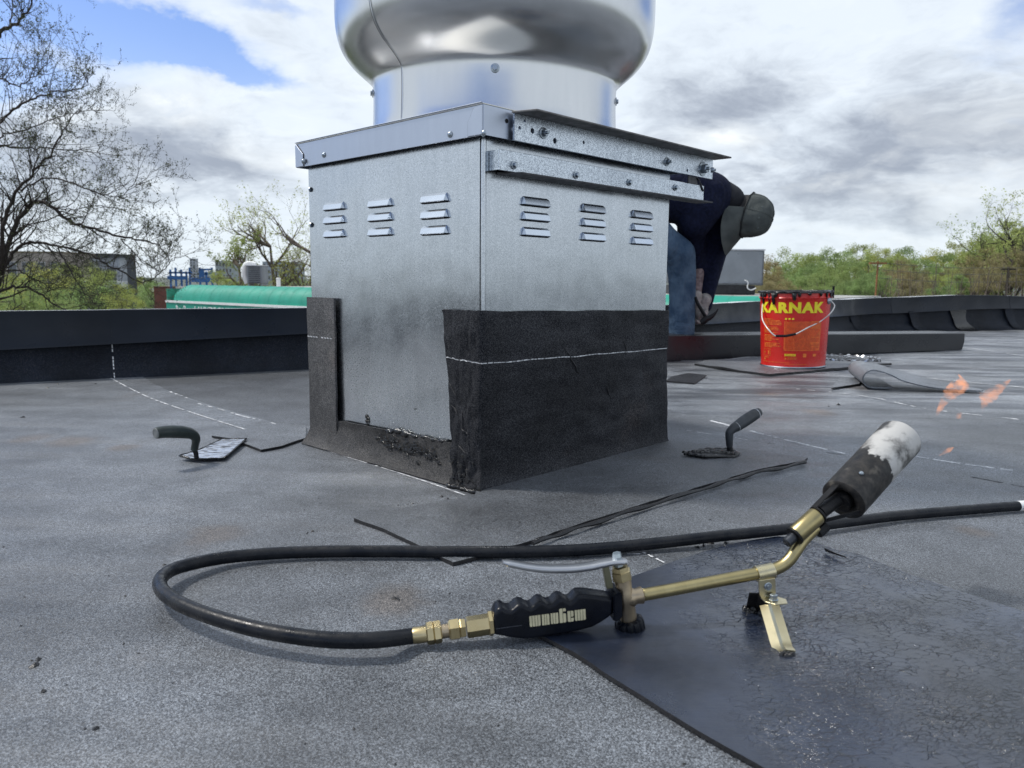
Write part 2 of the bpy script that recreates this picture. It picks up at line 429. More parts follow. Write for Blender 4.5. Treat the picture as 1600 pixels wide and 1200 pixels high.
bronze_m = metal('valve_bronze', (.36, .29, .20), (.64, .53, .38), .26, .45, 160, dirt=.25)
tube_m = metal('yellow_zinc_tube', (.36, .30, .15), (.62, .53, .30), .28, .42, 120, dirt=.3)
stand_m = metal('yellow_chromate', (.55, .48, .30), (.84, .77, .56), .20, .36, 90, dirt=.12)
alu_m = metal('cast_lever', (.42, .43, .45), (.66, .67, .70), .32, .46, 400, dirt=.15)
black_m = simple('black_plastic', (.003, .0045, .009), .34, nsc=40, spec=.26)
rubber_m = simple('hose_rubber', (.003, .0045, .008), .34, nsc=34, bsc=420, bst=.22, spec=.24, rvar=.14, col2=(.014, .015, .018))
soot_m = simple('sooty_steel', (.013, .013, .014), .45, .35, nsc=40, bsc=200, bst=.4, spec=.3, col2=(.008, .008, .009))
hole_m = simple('dark_opening', (.004, .004, .005), .9)
cop_m = simple('charcoal_coping', (.007, .011, .019), .34, .0, nsc=2.2, var=.12, spec=.22)
ctop_m = simple('coping_top_sky_sheen', (.62, .64, .66), .4, .2, nsc=3, var=.08)  # pale colour paints in the sky's grazing reflection on the coping top
cop2_m = simple('loose_coping_paint', (.016, .018, .022), .30, .0, nsc=2.2, var=.12, spec=.5)
basefl_m = granule('parapet_flashing', lo=(.004, .006, .010), hi=(.020, .026, .040), thr=.6, spec=.12)
print('materials ok')

# ================================================================== STRUCTURE
street = tag(part('street_ground', mesh([(-2500, -60, -4.5), (2500, -60, -4.5), (2500, 4500, -4.5), (-2500, 4500, -4.5)], [(0, 1, 2, 3)]),
             simple('street_asphalt', (.10, .11, .10), .9, nsc=.05, col2=(.06, .075, .05))), kind='structure')
# ---- parapet stations: base on the roof, top of the coping, lower edge of the fascia
ST = [(0, 600, 486, 545), (480, 577, 481, 520), (1104, None, 476.5, 506, 4.55), (1193, None, 471, 501, 5.15),
      (1345, 517, 467.5, 492, None), (1504, 514, 461, 483.5, None), (1600, 512, 463, 481.5, None)]
stn = []
for s in ST:
    p = gp(s[0], s[1]) if s[1] else dp(s[0], 520, s[4]).xy.to_3d()
    stn.append([p.x, p.y, s[0], s[2], s[3]])
raw = []
for i, s in enumerate(stn):
    a = Vector(stn[max(0, i - 1)][:2]); b = Vector(stn[min(len(stn) - 1, i + 1)][:2]); t = (b - a).normalized()
    n = Vector((-t.y, t.x)); f = Vector(s[:2]) + n * .07
    raw.append((Vector(s[:2]), n, dp(s[2], s[3], f.y).z, dp(s[2], s[4], f.y).z))
def ext(i, j, L):
    d = (raw[i][0] - raw[j][0]).normalized(); return (raw[i][0] + d * L, raw[i][1], raw[i][2], raw[i][3])
raw = [ext(0, 1, 5.0)] + raw + [ext(-1, -2, 7.0)]
fine = []
for i in range(len(raw) - 1):
    L = (raw[i + 1][0] - raw[i][0]).length; k = max(2, int(L / .12))
    for j in range(k):
        t = j / k; fine.append(tuple(raw[i][q].lerp(raw[i + 1][q], t) if q < 2 else raw[i][q] * (1 - t) + raw[i + 1][q] * t for q in range(4)))
fine.append(raw[-1])
par_t = thing('parapet_wall', 'low parapet with charcoal metal coping along the roof edge behind the metal box', 'parapet', (raw[1][0].x, raw[1][0].y, 0))
def wob(p, k, s, a): return noise.noise(Vector((p.x * k + s, p.y * k, 3.3))) * a
v, f = [], []
NP = 7
for (b, n, zt, zf) in fine:
    n3 = n.normalized().to_3d(); far = max(0, min(1, (b.x - 1.5) / 1.5))
    for j in range(NP):
        t = j / (NP - 1); ww = wob(b, 4, j * 1.7, .012 * (.3 + far)) * math.sin(math.pi * t)
        out = .085 * (1 - (1 - t) ** 2.6) if True else 0
        p = b.to_3d() + n3 * (-.04 + out * 1.45 + ww); p.z = -.016 + (zf + .03 + .016) * (t ** 1.5)
        v.append(p)
for i in range(len(fine) - 1):
    for j in range(NP - 1):
        a = i * NP + j; f.append((a, a + NP, a + NP + 1, a + 1))
part('base_flashing', mesh(v, f), basefl_m, par_t, smooth=180)
# coping: separate folded sections
breaks = []; joint_px = [150, 348, 700, 1150, 1400, 1504, 1575]
def px_of(b): return 800 + F * b.x / b.y
idx = [0]
for jp in joint_px:
    k = min(range(len(fine)), key=lambda i: abs(px_of(fine[i][0]) - jp) if fine[i][0].y > .5 and fine[i][0].x / fine[i][0].y > -1 else 9e9)
    if k > idx[-1] + 1: idx.append(k)
idx.append(len(fine) - 1)
for q in range(len(idx) - 1):
    prof = []; a0, a1 = idx[q], idx[q + 1]; v, f = [], []
    for i in range(a0, a1 + 1):
        b, n, zt, zf = fine[i]; n3 = n.normalized().to_3d(); bb = b.to_3d()
        far = max(0, min(1, (b.x - 1.5) / 1.5)); w = wob(b, 5, 1, .010 * (.15 + far)); wz = wob(b, 2.2, 7, .008 * far); e = .0015 * (q % 2)
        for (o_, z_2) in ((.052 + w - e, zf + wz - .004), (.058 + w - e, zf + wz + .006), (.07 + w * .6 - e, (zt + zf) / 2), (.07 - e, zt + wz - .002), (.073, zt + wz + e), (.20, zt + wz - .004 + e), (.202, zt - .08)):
            p = bb + n3 * o_; p.z = z_2; v.append(p)
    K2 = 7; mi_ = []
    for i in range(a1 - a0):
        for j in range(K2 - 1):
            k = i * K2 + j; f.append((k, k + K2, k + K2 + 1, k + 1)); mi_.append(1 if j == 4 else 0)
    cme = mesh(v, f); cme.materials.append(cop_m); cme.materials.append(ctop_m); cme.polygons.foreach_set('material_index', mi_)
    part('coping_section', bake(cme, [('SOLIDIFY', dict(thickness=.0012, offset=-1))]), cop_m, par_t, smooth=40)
# overlaps of the flashing rolls on the right, with shiny bled-out bitumen
for lp, wd in ((1345, .16), (1432, .14), (1508, .20), (1578, .12)):
    k = min(range(len(fine)), key=lambda i: abs(px_of(fine[i][0]) - lp) if fine[i][0].y > 2 else 9e9)
    b, n, zt, zf = fine[k]; t2 = Vector((n.y, -n.x)).normalized(); n3 = n.normalized().to_3d(); v = []; f = []
    for j in range(12):
        t = j / 11; out = .085 * (1 - (1 - t) ** 2.6)
        c = b.to_3d() + n3 * (-.05 + out * 1.45 - .012); z = -.013 + (zf + .02) * (t ** 1.5) + .0005
        sk = .05 * (1 - t)
        for s_ in (-1, 0, 1):
            p = c + t2.to_3d() * (s_ * wd / 2 * (.9 + .12 * math.sin(j * .7 + lp)) + sk); p.z = z
            if s_ == 0: p -= n3 * .003
            v.append(p)
    for j in range(11):
        for s_ in range(2): a = j * 3 + s_; f.append((a, a + 3, a + 4, a + 1))
    part('flashing_lap', mesh(v, f), tar_m if lp == 1508 else basefl_m, par_t, smooth=180)
# outer wall below the coping
v, f = [], []
for i, (b, n, zt, zf) in enumerate(fine[::4] + [fine[-1]]):
    p = b.to_3d() + n.normalized().to_3d() * .185; v += [(p.x, p.y, zt - .03), (p.x, p.y, -4.5)]
    if i: k = 2 * i; f.append((k - 2, k, k + 1, k - 1))
part('outer_wall', mesh(v, f), simple('wall_render', (.30, .27, .24), .9, nsc=3), par_t)

# ---- roof membrane rolls, each lapping the one beyond it
def back(x): return Vector((x, -4, 0))
deck = tag(part('roof_deck', mesh([(-8, -4, -.017), (14, -4, -.017), (14, 12, -.017), (6, 9.0, -.017), (-8, 1.5, -.017)], [(0, 1, 2, 3, 4)]), roof_m), kind='structure')
# clip the deck at the parapet: rebuild as polygon following it
deckpoly = [Vector((fine[i][0].x, fine[i][0].y, 0)) + fine[i][1].normalized().to_3d() * .05 for i in range(0, len(fine), 6)]
x0, x1 = deckpoly[0], deckpoly[-1]
deckpoly = deckpoly + [Vector((x1.x, -4, 0)), Vector((x0.x, -4, 0))]
me_ = mesh([Vector((p.x, p.y, -.017)) for p in deckpoly], [tuple(range(len(deckpoly)))[::-1]]); me_.materials.append(roof_m)
deck.data = me_
def sheet(line, z, name='roof_membrane', close_right=9.5, close_left=-7.0, seed=1):
    """a roll whose far edge follows `line` (photo points), lying over the rolls beyond it; top at z"""
    L = [gp(*p) for p in line]
    rr = random.Random(seed); pts = []
    for a, b in zip(L[:-1], L[1:]):
        n = max(2, int((b - a).length / .07)); n = min(n, 60)
        d = (b - a).normalized()
        for j in range(n):
            p = a.lerp(b, j / n); pts.append(p + Vector((-d.y, d.x, 0)) * rr.uniform(-.0035, .0035))
    pts.append(L[-1])
    ptsB = [Vector((close_right, -3.9, 0)), Vector((close_left, -3.9, 0))]
    poly = [Vector((p.x, p.y, z - .003)) for p in pts + ptsB][::-1]
    mb = MB(); mb.prism(poly, (0, 0, .003), side=1)
    return tag(part(name, mb.me(), [roof_m, bit_m]), kind='structure')
wpt = lambda x, y: None
s4 = sheet([(300, 560), (1040, 548), (1361, 581), (1473, 592), (1600, 603), (2100, 640)], -.0135, seed=4)
s3 = sheet([(300, 566), (1040, 575), (1110, 590), (1180, 599), (1340, 615), (1446, 636), (1600, 653), (2100, 720)], -.009, seed=3)
s2 = sheet([(300, 572), (1000, 620), (1050, 640), (1110, 656), (1215, 682), (1320, 707), (1435, 711), (1500, 722), (1600, 735), (2100, 800)], -.0045, seed=2)
for o_, ln in ((s4, 0), (s3, 0), (s2, 0)): pass
# near roll: runs from the parapet down the left side, round the box and to the right
s1 = sheet([(-2600, 640), (-400, 600), (150, 583), (214, 582), (234, 596), (262, 609), (292, 621), (344, 637), (390, 650), (435, 662), (520, 668), (760, 672), (960, 690), (1046, 697), (1200, 716), (1330, 735), (1600, 771), (2100, 830)], 0.0, seed=1)
tag(part('roof_membrane', MB().prism([gp(x, y, -.0035) for x, y in ((200, 570), (230, 603), (262, 616), (292, 628), (344, 644), (390, 657), (435, 668), (520, 675), (560, 640), (520, 566), (350, 566))], (0, 0, .0015), side=0).me(fix=True), granule('worn_brown_cap_sheet', bright=.62, warm=.35)), kind='structure')
# make far edges end inside the parapet (left side)
def ribbon(mb, pts, w, z, dash=None, seed=0, h=.0012):
    rr = random.Random(seed); P = catmull([Vector((p.x, p.y, z if p.z == 0 else p.z)) for p in pts], 10); on = True; run = 0
    for a, b in zip(P[:-1], P[1:]):
        L = (b - a).length; d = (b - a)
        if L < 1e-6: continue
        d.normalize(); s = Vector((-d.y, d.x, 0)).normalized() * w / 2; t = 0
        while t < L:
            st = min(L - t, rr.uniform(.008, .03) if dash else .1)
            if not dash or rr.random() < dash:
                q0, q1 = a + d * t, a + d * (t + st); k1, k2 = rr.uniform(.5, 1.2), rr.uniform(.5, 1.2)
                mb.add([q0 - s * k1, q1 - s * k2, q1 + s * k2, q0 + s * k1, ] , [(0, 1, 2, 3)])
            t += st
    return mb
def chalk(line, z, w=.006, dash=None, parent=None, seed=0):
    mb = MB(); ribbon(mb, [gp(p[0], p[1], z) for p in line], w, z + .0012, dash, seed)
    return part('chalk_line', mb.me(), chalk_m, parent)
chalk([(167, 584), (175, 592), (230, 620), (300, 645), (385, 672)], .0, .0052, .8, s1, 1)
chalk([(262, 611), (300, 625)], .0, .008, .35, s1, 2)
chalk([(305, 629), (344, 640), (380, 650), (436, 664)], .0, .006, .5, s1, 3)
chalk([(480, 695), (560, 720), (650, 748), (726, 773)], .0, .0045, .93, s1, 4)
chalk([(1050, 669), (1130, 681), (1230, 697), (1330, 713), (1420, 727), (1580, 757), (1640, 768)], -.0045, .008, .5, s2, 5)
chalk([(1110, 657), (1215, 684), (1320, 709)], -.0045, .013, .85, s2, 6)
chalk([(1432, 713), (1500, 724), (1592, 736)], -.0045, .014, .85, s2, 7)
chalk([(1180, 602), (1340, 617), (1446, 638), (1600, 656)], -.009, .010, .5, s3, 8)
chalk([(1361, 582), (1473, 593), (1600, 605)], -.0135, .012, .8, s4, 9)
chalk([(1440, 538), (1505, 543), (1600, 556)], -.0135, .012, .6, s4, 10)
chalk([(960, 846), (1000, 862), (1042, 882)], .0, .004, .6, s1, 11)
chalk([(880, 870), (1000, 865), (1060, 868)], .0, .0035, .3, s1, 12)
mb = MB()
b0 = gp(160, 586)
def par_profile(px, t):
    k = min(range(len(fine)), key=lambda i: abs(px_of(fine[i][0]) - px) if fine[i][0].y > 1 and fine[i][0].x < 3 else 9e9)
    b, n, zt, zf = fine[k]; out = .085 * (1 - (1 - t) ** 2.6)
    p = b.to_3d() + n.normalized().to_3d() * (-.04 + out * 1.45 - .003); p.z = -.016 + (zf + .046) * (t ** 1.5) + .003; return p
for j in range(14):
    if j in (4, 9): continue
    p, q = par_profile(162, j / 15 + .06), par_profile(162, (j + .8) / 15 + .06); s = Vector((.0018, .001, 0))
    mb.add([p - s, q - s, q + s, p + s], [(0, 1, 2, 3)])
part('chalk_line', mb.me(), chalk_m, par_t)

# ================================================================== BEYOND THE ROOF
# ---- teal barrel awning
teal_m = simple('teal_canvas', (.002, .27, .185), .55, nsc=3, var=.06, bsc=20, bst=.1)
teal2_m = simple('teal_canvas_worn_end', (.05, .26, .18), .8, nsc=4, var=.2)
white_m = simple('white_trim', (.78, .78, .76), .6, nsc=10, var=.03)
A0 = Vector((-6.95, 16.2, 0)); A1 = Vector((3.05, 8.5, 0)); ad = (A1 - A0).normalized(); an = Vector((ad.y, -ad.x, 0))
if an.y > 0: an = -an
aw = thing('barrel_awning', 'long teal barrel awning with white lettering on its valance beyond the left parapet', 'awning', (A0.x, A0.y, -.6))
RA = .335; zt_a = .245; NS = 64; NA = 10; v, f = [], []
LA = (A1 - A0).length
for i in range(NS + 1):
    t = i / NS; endk = min(1, t * LA / .45); er = math.sqrt(max(0, 1 - (1 - endk) ** 2))
    for j in range(NA + 1):
        a = math.pi / 2 * j / NA; rr_ = RA * (1 + (.012 * math.sin(i * math.pi)))
        p = A0 + ad * (t * LA) + an * (math.sin(a) * RA * (.55 + .45 * er)); p.z = zt_a - RA * (1 - er) * .9 - RA * (1 - math.cos(a)) * (er)
        sag = .004 * (1 - abs(math.cos(i * math.pi / 2))); v.append(p - Vector((0, 0, sag)))
for i in range(NS):
    for j in range(NA): k = i * (NA + 1) + j; f.append((k, k + 1, k + NA + 2, k + NA + 1))
part('canopy', mesh(v, f), teal_m, aw, smooth=50)
mb = MB(); zb = zt_a - RA
for i in range(2, 40):
    t = i / 40; p = A0 + ad * (t * LA); pts = []
    for j in range(NA + 1):
        a = math.pi / 2 * j / NA; q = p + an * (math.sin(a) * (RA + .004)); q.z = zt_a + .003 - RA * (1 - math.cos(a)); pts.append(q)
    mb.tube(pts, .0012, 4)
part('rib', mb.me(), teal_m, aw)
M_aw = Matrix(((ad.x, an.x, 0, A0.x), (ad.y, an.y, 0, A0.y), (0, 0, 1, 0), (0, 0, 0, 1)))
mb = MB().box((-.02, RA, zb - .42), (LA, RA + .02, zb - .02), M_aw); part('valance', mb.me(), teal_m, aw)
mb = MB().box((-.03, RA - .01, zb - .03), (LA, RA + .035, zb + .012), M_aw); part('trim_strip', mb.me(), white_m, aw)
mb = MB().box((-.03, .0, zb - .42), (-.012, RA, zb + .25), M_aw); part('end_panel', mb.me(), teal2_m, aw)
def put_text(s, size, M, mat, parent, name, off=0.0, sx=1.0, ext_=.002, local=False, spacing=1.0):
    vv, ff = text_geo(s, size, ext_, off, spacing); o = part(name, mesh([M @ Vector((p.x * sx, p.y, p.z)) for p in vv], ff), mat, parent, local=local); return o
Mt = Matrix(((ad.x, 0, an.x, 0), (ad.y, 0, an.y, 0), (0, 1, 0, 0), (0, 0, 0, 1)))
Mq = Mt.copy(); Mq.translation = A0 + ad * 1.75 + an * (RA + .024) + Vector((0, 0, zb - .19)); put_text('LAUNDROMAT', .26, Mq, white_m, aw, 'lettering', .006, .78)
Mq = Mt.copy(); Mq.translation = A0 + ad * .62 + an * (RA + .024) + Vector((0, 0, zb - .17)); put_text('Ro. Ro.', .22, Mq, white_m, aw, 'script_lettering', .002, .8)

# ---- neighbouring low building carrying the awning
def building(name, label, cat, x0, y0, x1, y1, ztop, col, depth=8.0, rows=0, cols=0, wcol=None, zb_=-4.5, roofc=None, group=None):
    """front face from (x0,y0) to (x1,y1), body going back by depth"""
    a, b = Vector((x0, y0, 0)), Vector((x1, y1, 0)); d = (b - a); L = d.length; d.normalize(); n = Vector((-d.y, d.x, 0))
    M = Matrix(((d.x, n.x, 0, x0), (d.y, n.y, 0, y0), (0, 0, 1, 0), (0, 0, 0, 1)))
    t = thing(name, label, cat, (x0, y0, zb_), group=group)
    part('wall', MB().box((0, 0, zb_), (L, depth, ztop)).box((-.05, -.05, ztop - .001), (L + .05, depth + .05, ztop + .12)).me() if False else mb_tr(MB().box((0, 0, zb_), (L, depth, ztop), M)), simple('wall_' + name + str(len(MATS)), col, .85, nsc=.6, var=.1), t)
    part('roof_edge', mb_tr(MB().box((-.06, -.06, ztop + .002), (L + .06, depth + .06, ztop + .10 + L * .004), M)), simple('edge_' + name + str(len(MATS)), roofc or tuple(c * .7 for c in col), .8, nsc=1), t)
    if rows:
        gm = simple('pane_' + str(len(MATS)), wcol or (.10, .11, .12), .15, nsc=.5, var=.2); H = min(ztop - zb_, rows * 3.2)
        fm = simple('wframe_' + str(len(MATS)), (.5, .5, .5), .6)
        for r in range(rows):
            for c in range(cols):
                cx = (c + .5) / cols * L; cz = ztop - H * (r + .55) / rows; w_, h_ = L / cols * .28, H / rows * .26
                w = part('window', mb_tr(MB().box((cx - w_ - .06, -.07, cz - h_ - .06), (cx + w_ + .06, -.01, cz + h_ + .06), M)), fm, t)
                part('pane', mb_tr(MB().box((cx - w_, -.10, cz - h_), (cx + w_, -.075, cz + h_), M)), gm, w)
    return t
def mb_tr(mb): return mb.me()
nb = thing('laundromat_building', 'low building behind the teal awning whose flat roof carries the grey air conditioners', 'building', (A0.x, A0.y, -4.5))
part('wall', MB().box((-.3, -4.6, -4.5), (LA - .05, -.02, .16), M_aw).me(), simple('brick_wall', (.22, .10, .07), .9, nsc=4), nb)
part('roof', MB().box((-.3, -4.62, .162), (LA - .05, -.01, .20), M_aw).me(), simple('pale_roof', (.40, .40, .38), .9, nsc=2), nb)

grey_m = simple('ac_grey_paint', (.23, .25, .27), .5, .0, nsc=3, var=.06)
lgrey_m = simple('ac_light_paint', (.55, .57, .60), .5, nsc=4, var=.05)
fin_m = simple('coil_fins', (.10, .11, .12), .6, .4, nsc=10)
def ac_unit(name, label, x0, x1, ytop, ybot, Y, dep, big):
    a = dp(x0, ytop, Y); b = dp(x1, ybot, Y); t = thing(name, label, 'air conditioner', (a.x, Y, b.z))
    t['group'] = 'rooftop air conditioners'
    part('housing', MB().box((a.x, Y, b.z), (b.x, Y + dep, a.z)).me(bevel=.01), grey_m, t)
    part('top_cap', MB().box((a.x - .012, Y - .012, a.z + .002), (b.x + .012, Y + dep + .012, a.z + .025)).me(bevel=.004), lgrey_m, t)
    if big:
        w = b.x - a.x
        mb = MB()
        for fr in (0.02, .985): mb.box((a.x + w * fr - .006, Y - .012, b.z + .01), (a.x + w * fr + .006, Y - .001, a.z - .004))
        mb.box((a.x, Y - .012, b.z + .012), (b.x, Y - .001, b.z + .03)); part('panel_trim', mb.me(), simple('trim_grey', (.12, .13, .14), .5), t)
        for q in range(6):
            sx_ = a.x + w * (.08 + .84 * (q % 3) / 2); sz = b.z + (.12 if q < 3 else .9) * (a.z - b.z)
            part('screw', MB().lathe([(.0, .004), (.006, .004), (.008, 0)], 8, axis_m((sx_, Y - .001, sz), (0, -1, 0))).me(), bolt_m, t)
    else:
        n = 9
        for k in range(n):
            z = b.z + (k + .5) / n * (a.z - b.z)
            part('louver', MB().box((a.x + .05, Y - .015, z - .012), (b.x - .05, Y - .002, z + .012)).me(), fin_m, t)
    return t, a, b
acR, a, b = ac_unit('air_conditioner', 'large grey rooftop air conditioner right of the bent worker behind the parapet', 1112, 1192, 391, 446, 12.0, .9, True)
mb = MB().box((a.x - .55, 12.05, b.z + .02), (a.x - .005, 12.9, a.z - .01)); part('coil_section', mb.me(), fin_m, acR)
for k in range(7):
    x = a.x - .50 + k * .08; part('coil_guard', MB().box((x, 12.03, b.z + .04), (x + .012, 12.045, a.z - .03)).me(), lgrey_m, acR)
part('base_rail', MB().box((a.x - .55, 11.98, .205), (b.x - .12, 12.85, b.z - .004)).me(bevel=.01), simple('black_rail', (.02, .02, .022), .7), acR)
dx = dp(1168, 450, 11.9); part('drain_pipe', MB().tube(catmull([dx + Vector((-.05, 0, .12)), dx + Vector((0, 0, .09)), dx + Vector((.0, 0, .0)), dx + Vector((.06, 0, -.03)), dx + Vector((.13, 0, .0))], 5), .009, 8).me(), white_m, acR)
acL, a, b = ac_unit('air_conditioner', 'small grey rooftop air conditioner with white duct left of the metal box', 385, 410, 415.5, 443, 19.5, .5, False)
pts = [Vector((a.x - .02, 19.6, b.z + .0)), Vector((a.x - .09, 19.6, b.z + .2)), Vector((a.x - .07, 19.6, a.z - .02)), Vector((a.x + .04, 19.6, a.z + .06)), Vector((a.x + .2, 19.6, a.z + .03))]
part('duct', MB().tube(catmull(pts, 5), .07, 10).me(), white_m, acL)
part('support_leg', MB().box((a.x + .02, 19.5, .2), (a.x + .05, 19.9, b.z - .002)).me(), grey_m, acL); part('support_leg', MB().box((b.x - .05, 19.5, .2), (b.x - .02, 19.9, b.z - .002)).me(), grey_m, acL)
pz = dp(435, 436, 17.0); vp = thing('vent_pipe', 'short white vent pipe standing right of the small air conditioner', 'pipe', (pz.x, 17, .2))
part('pipe', MB().lathe([(.045, .2), (.045, pz.z)], 12, Matrix.Translation((pz.x, 17, 0))).me(), white_m, vp); part('cap', MB().lathe([(.0, pz.z + .03), (.05, pz.z + .02), (.052, pz.z + .002)], 12, Matrix.Translation((pz.x, 17, 0))).me(), white_m, vp)

# ---- city behind on the left
def bpx(name, label, cat, x0, x1, yt, Y, col, rows=0, cols=0, depth=12, roofc=None, wcol=None, rot=0.0):
    a, b = dp(x0, yt, Y), dp(x1, yt, Y); return building(name, label, cat, a.x, Y, b.x, Y + rot, a.z, col, depth, rows, cols, wcol, roofc=roofc)
bpx('brown_building', 'broad brown brick building behind the large bare tree at far left', 'building', -60, 96, 394, 75, (.33, .29, .25), 2, 7, roofc=(.20, .16, .10))
bpx('grey_building', 'mid grey building with dark penthouse behind the bare tree branches', 'building', 96, 186, 404, 80, (.36, .38, .41), 2, 4, depth=1.5)
bpx('penthouse', 'dark rooftop penthouse box on top of the grey building', 'building', 150, 175, 397.5, 81, (.07, .075, .085), 0, 0, depth=5)
bpx('low_white_building', 'long low white building seen through the lower tree branches', 'building', 70, 186, 441, 62, (.62, .64, .66), 1, 12, depth=1.2, roofc=(.7, .7, .7))
bpx('distant_tower', 'pale narrow distant tower on the skyline above the teal awning', 'building', 296, 305, 404, 900, (.42, .44, .47), 8, 2, depth=8)
bpx('distant_block', 'greenish distant block left of the small roof air conditioner', 'building', 336, 362, 408, 420, (.36, .40, .40), 3, 5)
bpx('distant_block', 'long distant glazed block behind the small trees beside the metal box', 'building', 410, 466, 409, 400, (.34, .38, .42), 3, 9)
bpx('distant_block', 'faint grey block directly behind the blue scaffold', 'building', 306, 336, 425, 700, (.38, .42, .44), 2, 4)
bpx('brick_shed', 'small red brick shed left of the awning end', 'building', 240, 262, 449, 95, (.20, .08, .06), 0, 0, depth=4)
# blue scaffold
blue_m = simple('blue_steel', (.03, .12, .32), .6, nsc=2, var=.1); Y = 60
sc = thing('blue_scaffold', 'blue steel scaffold and fence panels rising over the teal awning', 'scaffold', (dp(260, 440, Y).x, Y, -4.5))
for x in (266, 274, 283, 291, 296, 312, 322, 331):
    p = dp(x, rnd.choice((418, 421, 424)), Y); part('post', MB().box((p.x - .06, Y - .06, -4.5), (p.x + .06, Y + .06, p.z)).me(), blue_m, sc)
for (xa, xb, ya, yb) in ((262, 292, 431, 437), (300, 345, 434, 441), (311, 320, 421, 433)):
    a, b = dp(xa, ya, Y), dp(xb, yb, Y); part('panel', MB().box((a.x, Y - .1, b.z), (b.x, Y - .07, a.z)).me(), blue_m, sc)
for (xa, xb, ya) in ((311, 331, 421), (311, 331, 428), (264, 300, 426)):
    a, b = dp(xa, ya, Y), dp(xb, ya, Y); part('beam', MB().box((a.x, Y - .06, a.z - .07), (b.x, Y + .05, a.z + .07)).me(), blue_m, sc)
# white truck and car in the street
def vehicle(px, Y, label, truck):
    zg = -4.5; c = dp(px, 470, Y).x; t = thing('box_truck' if truck else 'parked_car', label, 'truck' if truck else 'car', (c, Y, zg))
    L, H, W = (6.5, 3.1, 2.3) if truck else (4.3, 1.4, 1.8); bodyc = white_m if truck else simple('car_paint', (.10, .10, .12), .3)
    if truck:
        part('cargo_box', MB().box((c - L / 2, Y - W / 2, zg + .8), (c + L / 2 - 1.7, Y + W / 2, zg + H)).me(bevel=.03), bodyc, t)
        part('cab', MB().prism([Vector((c + L/2 - 1.65, Y - W/2, zg + .5)), Vector((c + L/2, Y - W/2, zg + .5)), Vector((c + L/2, Y - W/2, zg + 1.3)), Vector((c + L/2 - .4, Y - W/2, zg + 2.2)), Vector((c + L/2 - 1.65, Y - W/2, zg + 2.2))], (0, W, 0)).me(bevel=.03), bodyc, t)
        part('window', MB().box((c + L/2 - 1.3, Y - W/2 - .02, zg + 1.35), (c + L/2 - .6, Y - W/2 - .003, zg + 2.0)).me(), black_m, t)
    else:
        pr = [(-2.15, .35), (2.15, .35), (2.15, .75), (1.3, .88), (.7, 1.38), (-1.1, 1.4), (-1.8, .9), (-2.15, .85)]
        part('body', MB().prism([Vector((c + x, Y - W/2, zg + z)) for x, z in pr], (0, W, 0)).me(bevel=.05), bodyc, t)
        part('window', MB().prism([Vector((c + x, Y - W/2 - .02, zg + z)) for x, z in ((-1.5, .93), (1.1, .93), (.62, 1.3), (-1.0, 1.32))], (0, .015, 0)).me(), black_m, t)
    for s in (-1, 1):
        w = part('wheel', MB().lathe([(0, 0), (.36, 0), (.38, .04), (.38, .2), (.0, .22)], 16, axis_m((c + s * L * .31, Y - W/2 + .2, zg + .38), (0, -1, 0))).me(), rubber_m, t)
        part('rim', MB().lathe([(0, .235), (.2, .235), (.22, .222)], 12, axis_m((c + s * L * .31, Y - W/2 + .2, zg + .38), (0, -1, 0))).me(), bolt_m, w)
vehicle(224, 150, 'white box truck parked beyond the parapet under the tree branch', True)
vehicle(250, 84, 'dark car parked left of the teal awning end', False)

# ---- trees
bark_m = simple('dark_bark', (.035, .028, .024), .9, nsc=14, bsc=60, bst=.4)
bark2_m = simple('grey_bark', (.14, .11, .085), .9, nsc=5)
bud_m = simple('bud_leaf_dark', (.10, .12, .05), .7, nsc=.8, var=.3)
def leafmat(name, c):
    m, gg, b = newmat(name); o = gg.n('ShaderNodeTexCoord').outputs['Object']; oi = gg.n('ShaderNodeObjectInfo').outputs['Random']
    c1 = gg.mix(gg.ramp(gg.noise(o, .55, 4, .6), .35, .65), tuple(q * .62 for q in c), tuple(q * 1.25 for q in c))
    c1 = gg.mix(gg.m('MULTIPLY', oi, .45), c1, (c[0] * 1.5, c[1] * 1.15, c[2] * .9)); gg.put(b.inputs['Base Color'], c1)
    b.inputs['Roughness'].default_value = .75
    tr = gg.n('ShaderNodeBsdfTranslucent'); gg.put(tr.inputs['Color'], c1); mx = gg.n('ShaderNodeMixShader'); mx.inputs[0].default_value = .45
    out = m.node_tree.nodes['Material Output']; m.node_tree.links.new(b.outputs[0], mx.inputs[1]); m.node_tree.links.new(tr.outputs[0], mx.inputs[2]); m.node_tree.links.new(mx.outputs[0], out.inputs[0])
    return m
leafY = leafmat('spring_leaf_yellow_green', (.37, .44, .14)); leafG = leafmat('spring_leaf_green', (.26, .37, .14)); leafB = leafmat('spring_leaf_brownish', (.29, .28, .15))
def leaf(mb, p, s, rr):
    a = Vector((rr.uniform(-1, 1), rr.uniform(-1, 1), rr.uniform(-1, 1))).normalized(); b = a.orthogonal().normalized()
    b = Matrix.Rotation(rr.uniform(0, 6.3), 3, a) @ b; c = a.cross(b); k = len(mb.v)
    mb.v += [p - b * s, p + c * s * .5, p + b * s, p - c * s * .5]; mb.f.append((k, k + 1, k + 2, k + 3)); mb.mi.append(0)
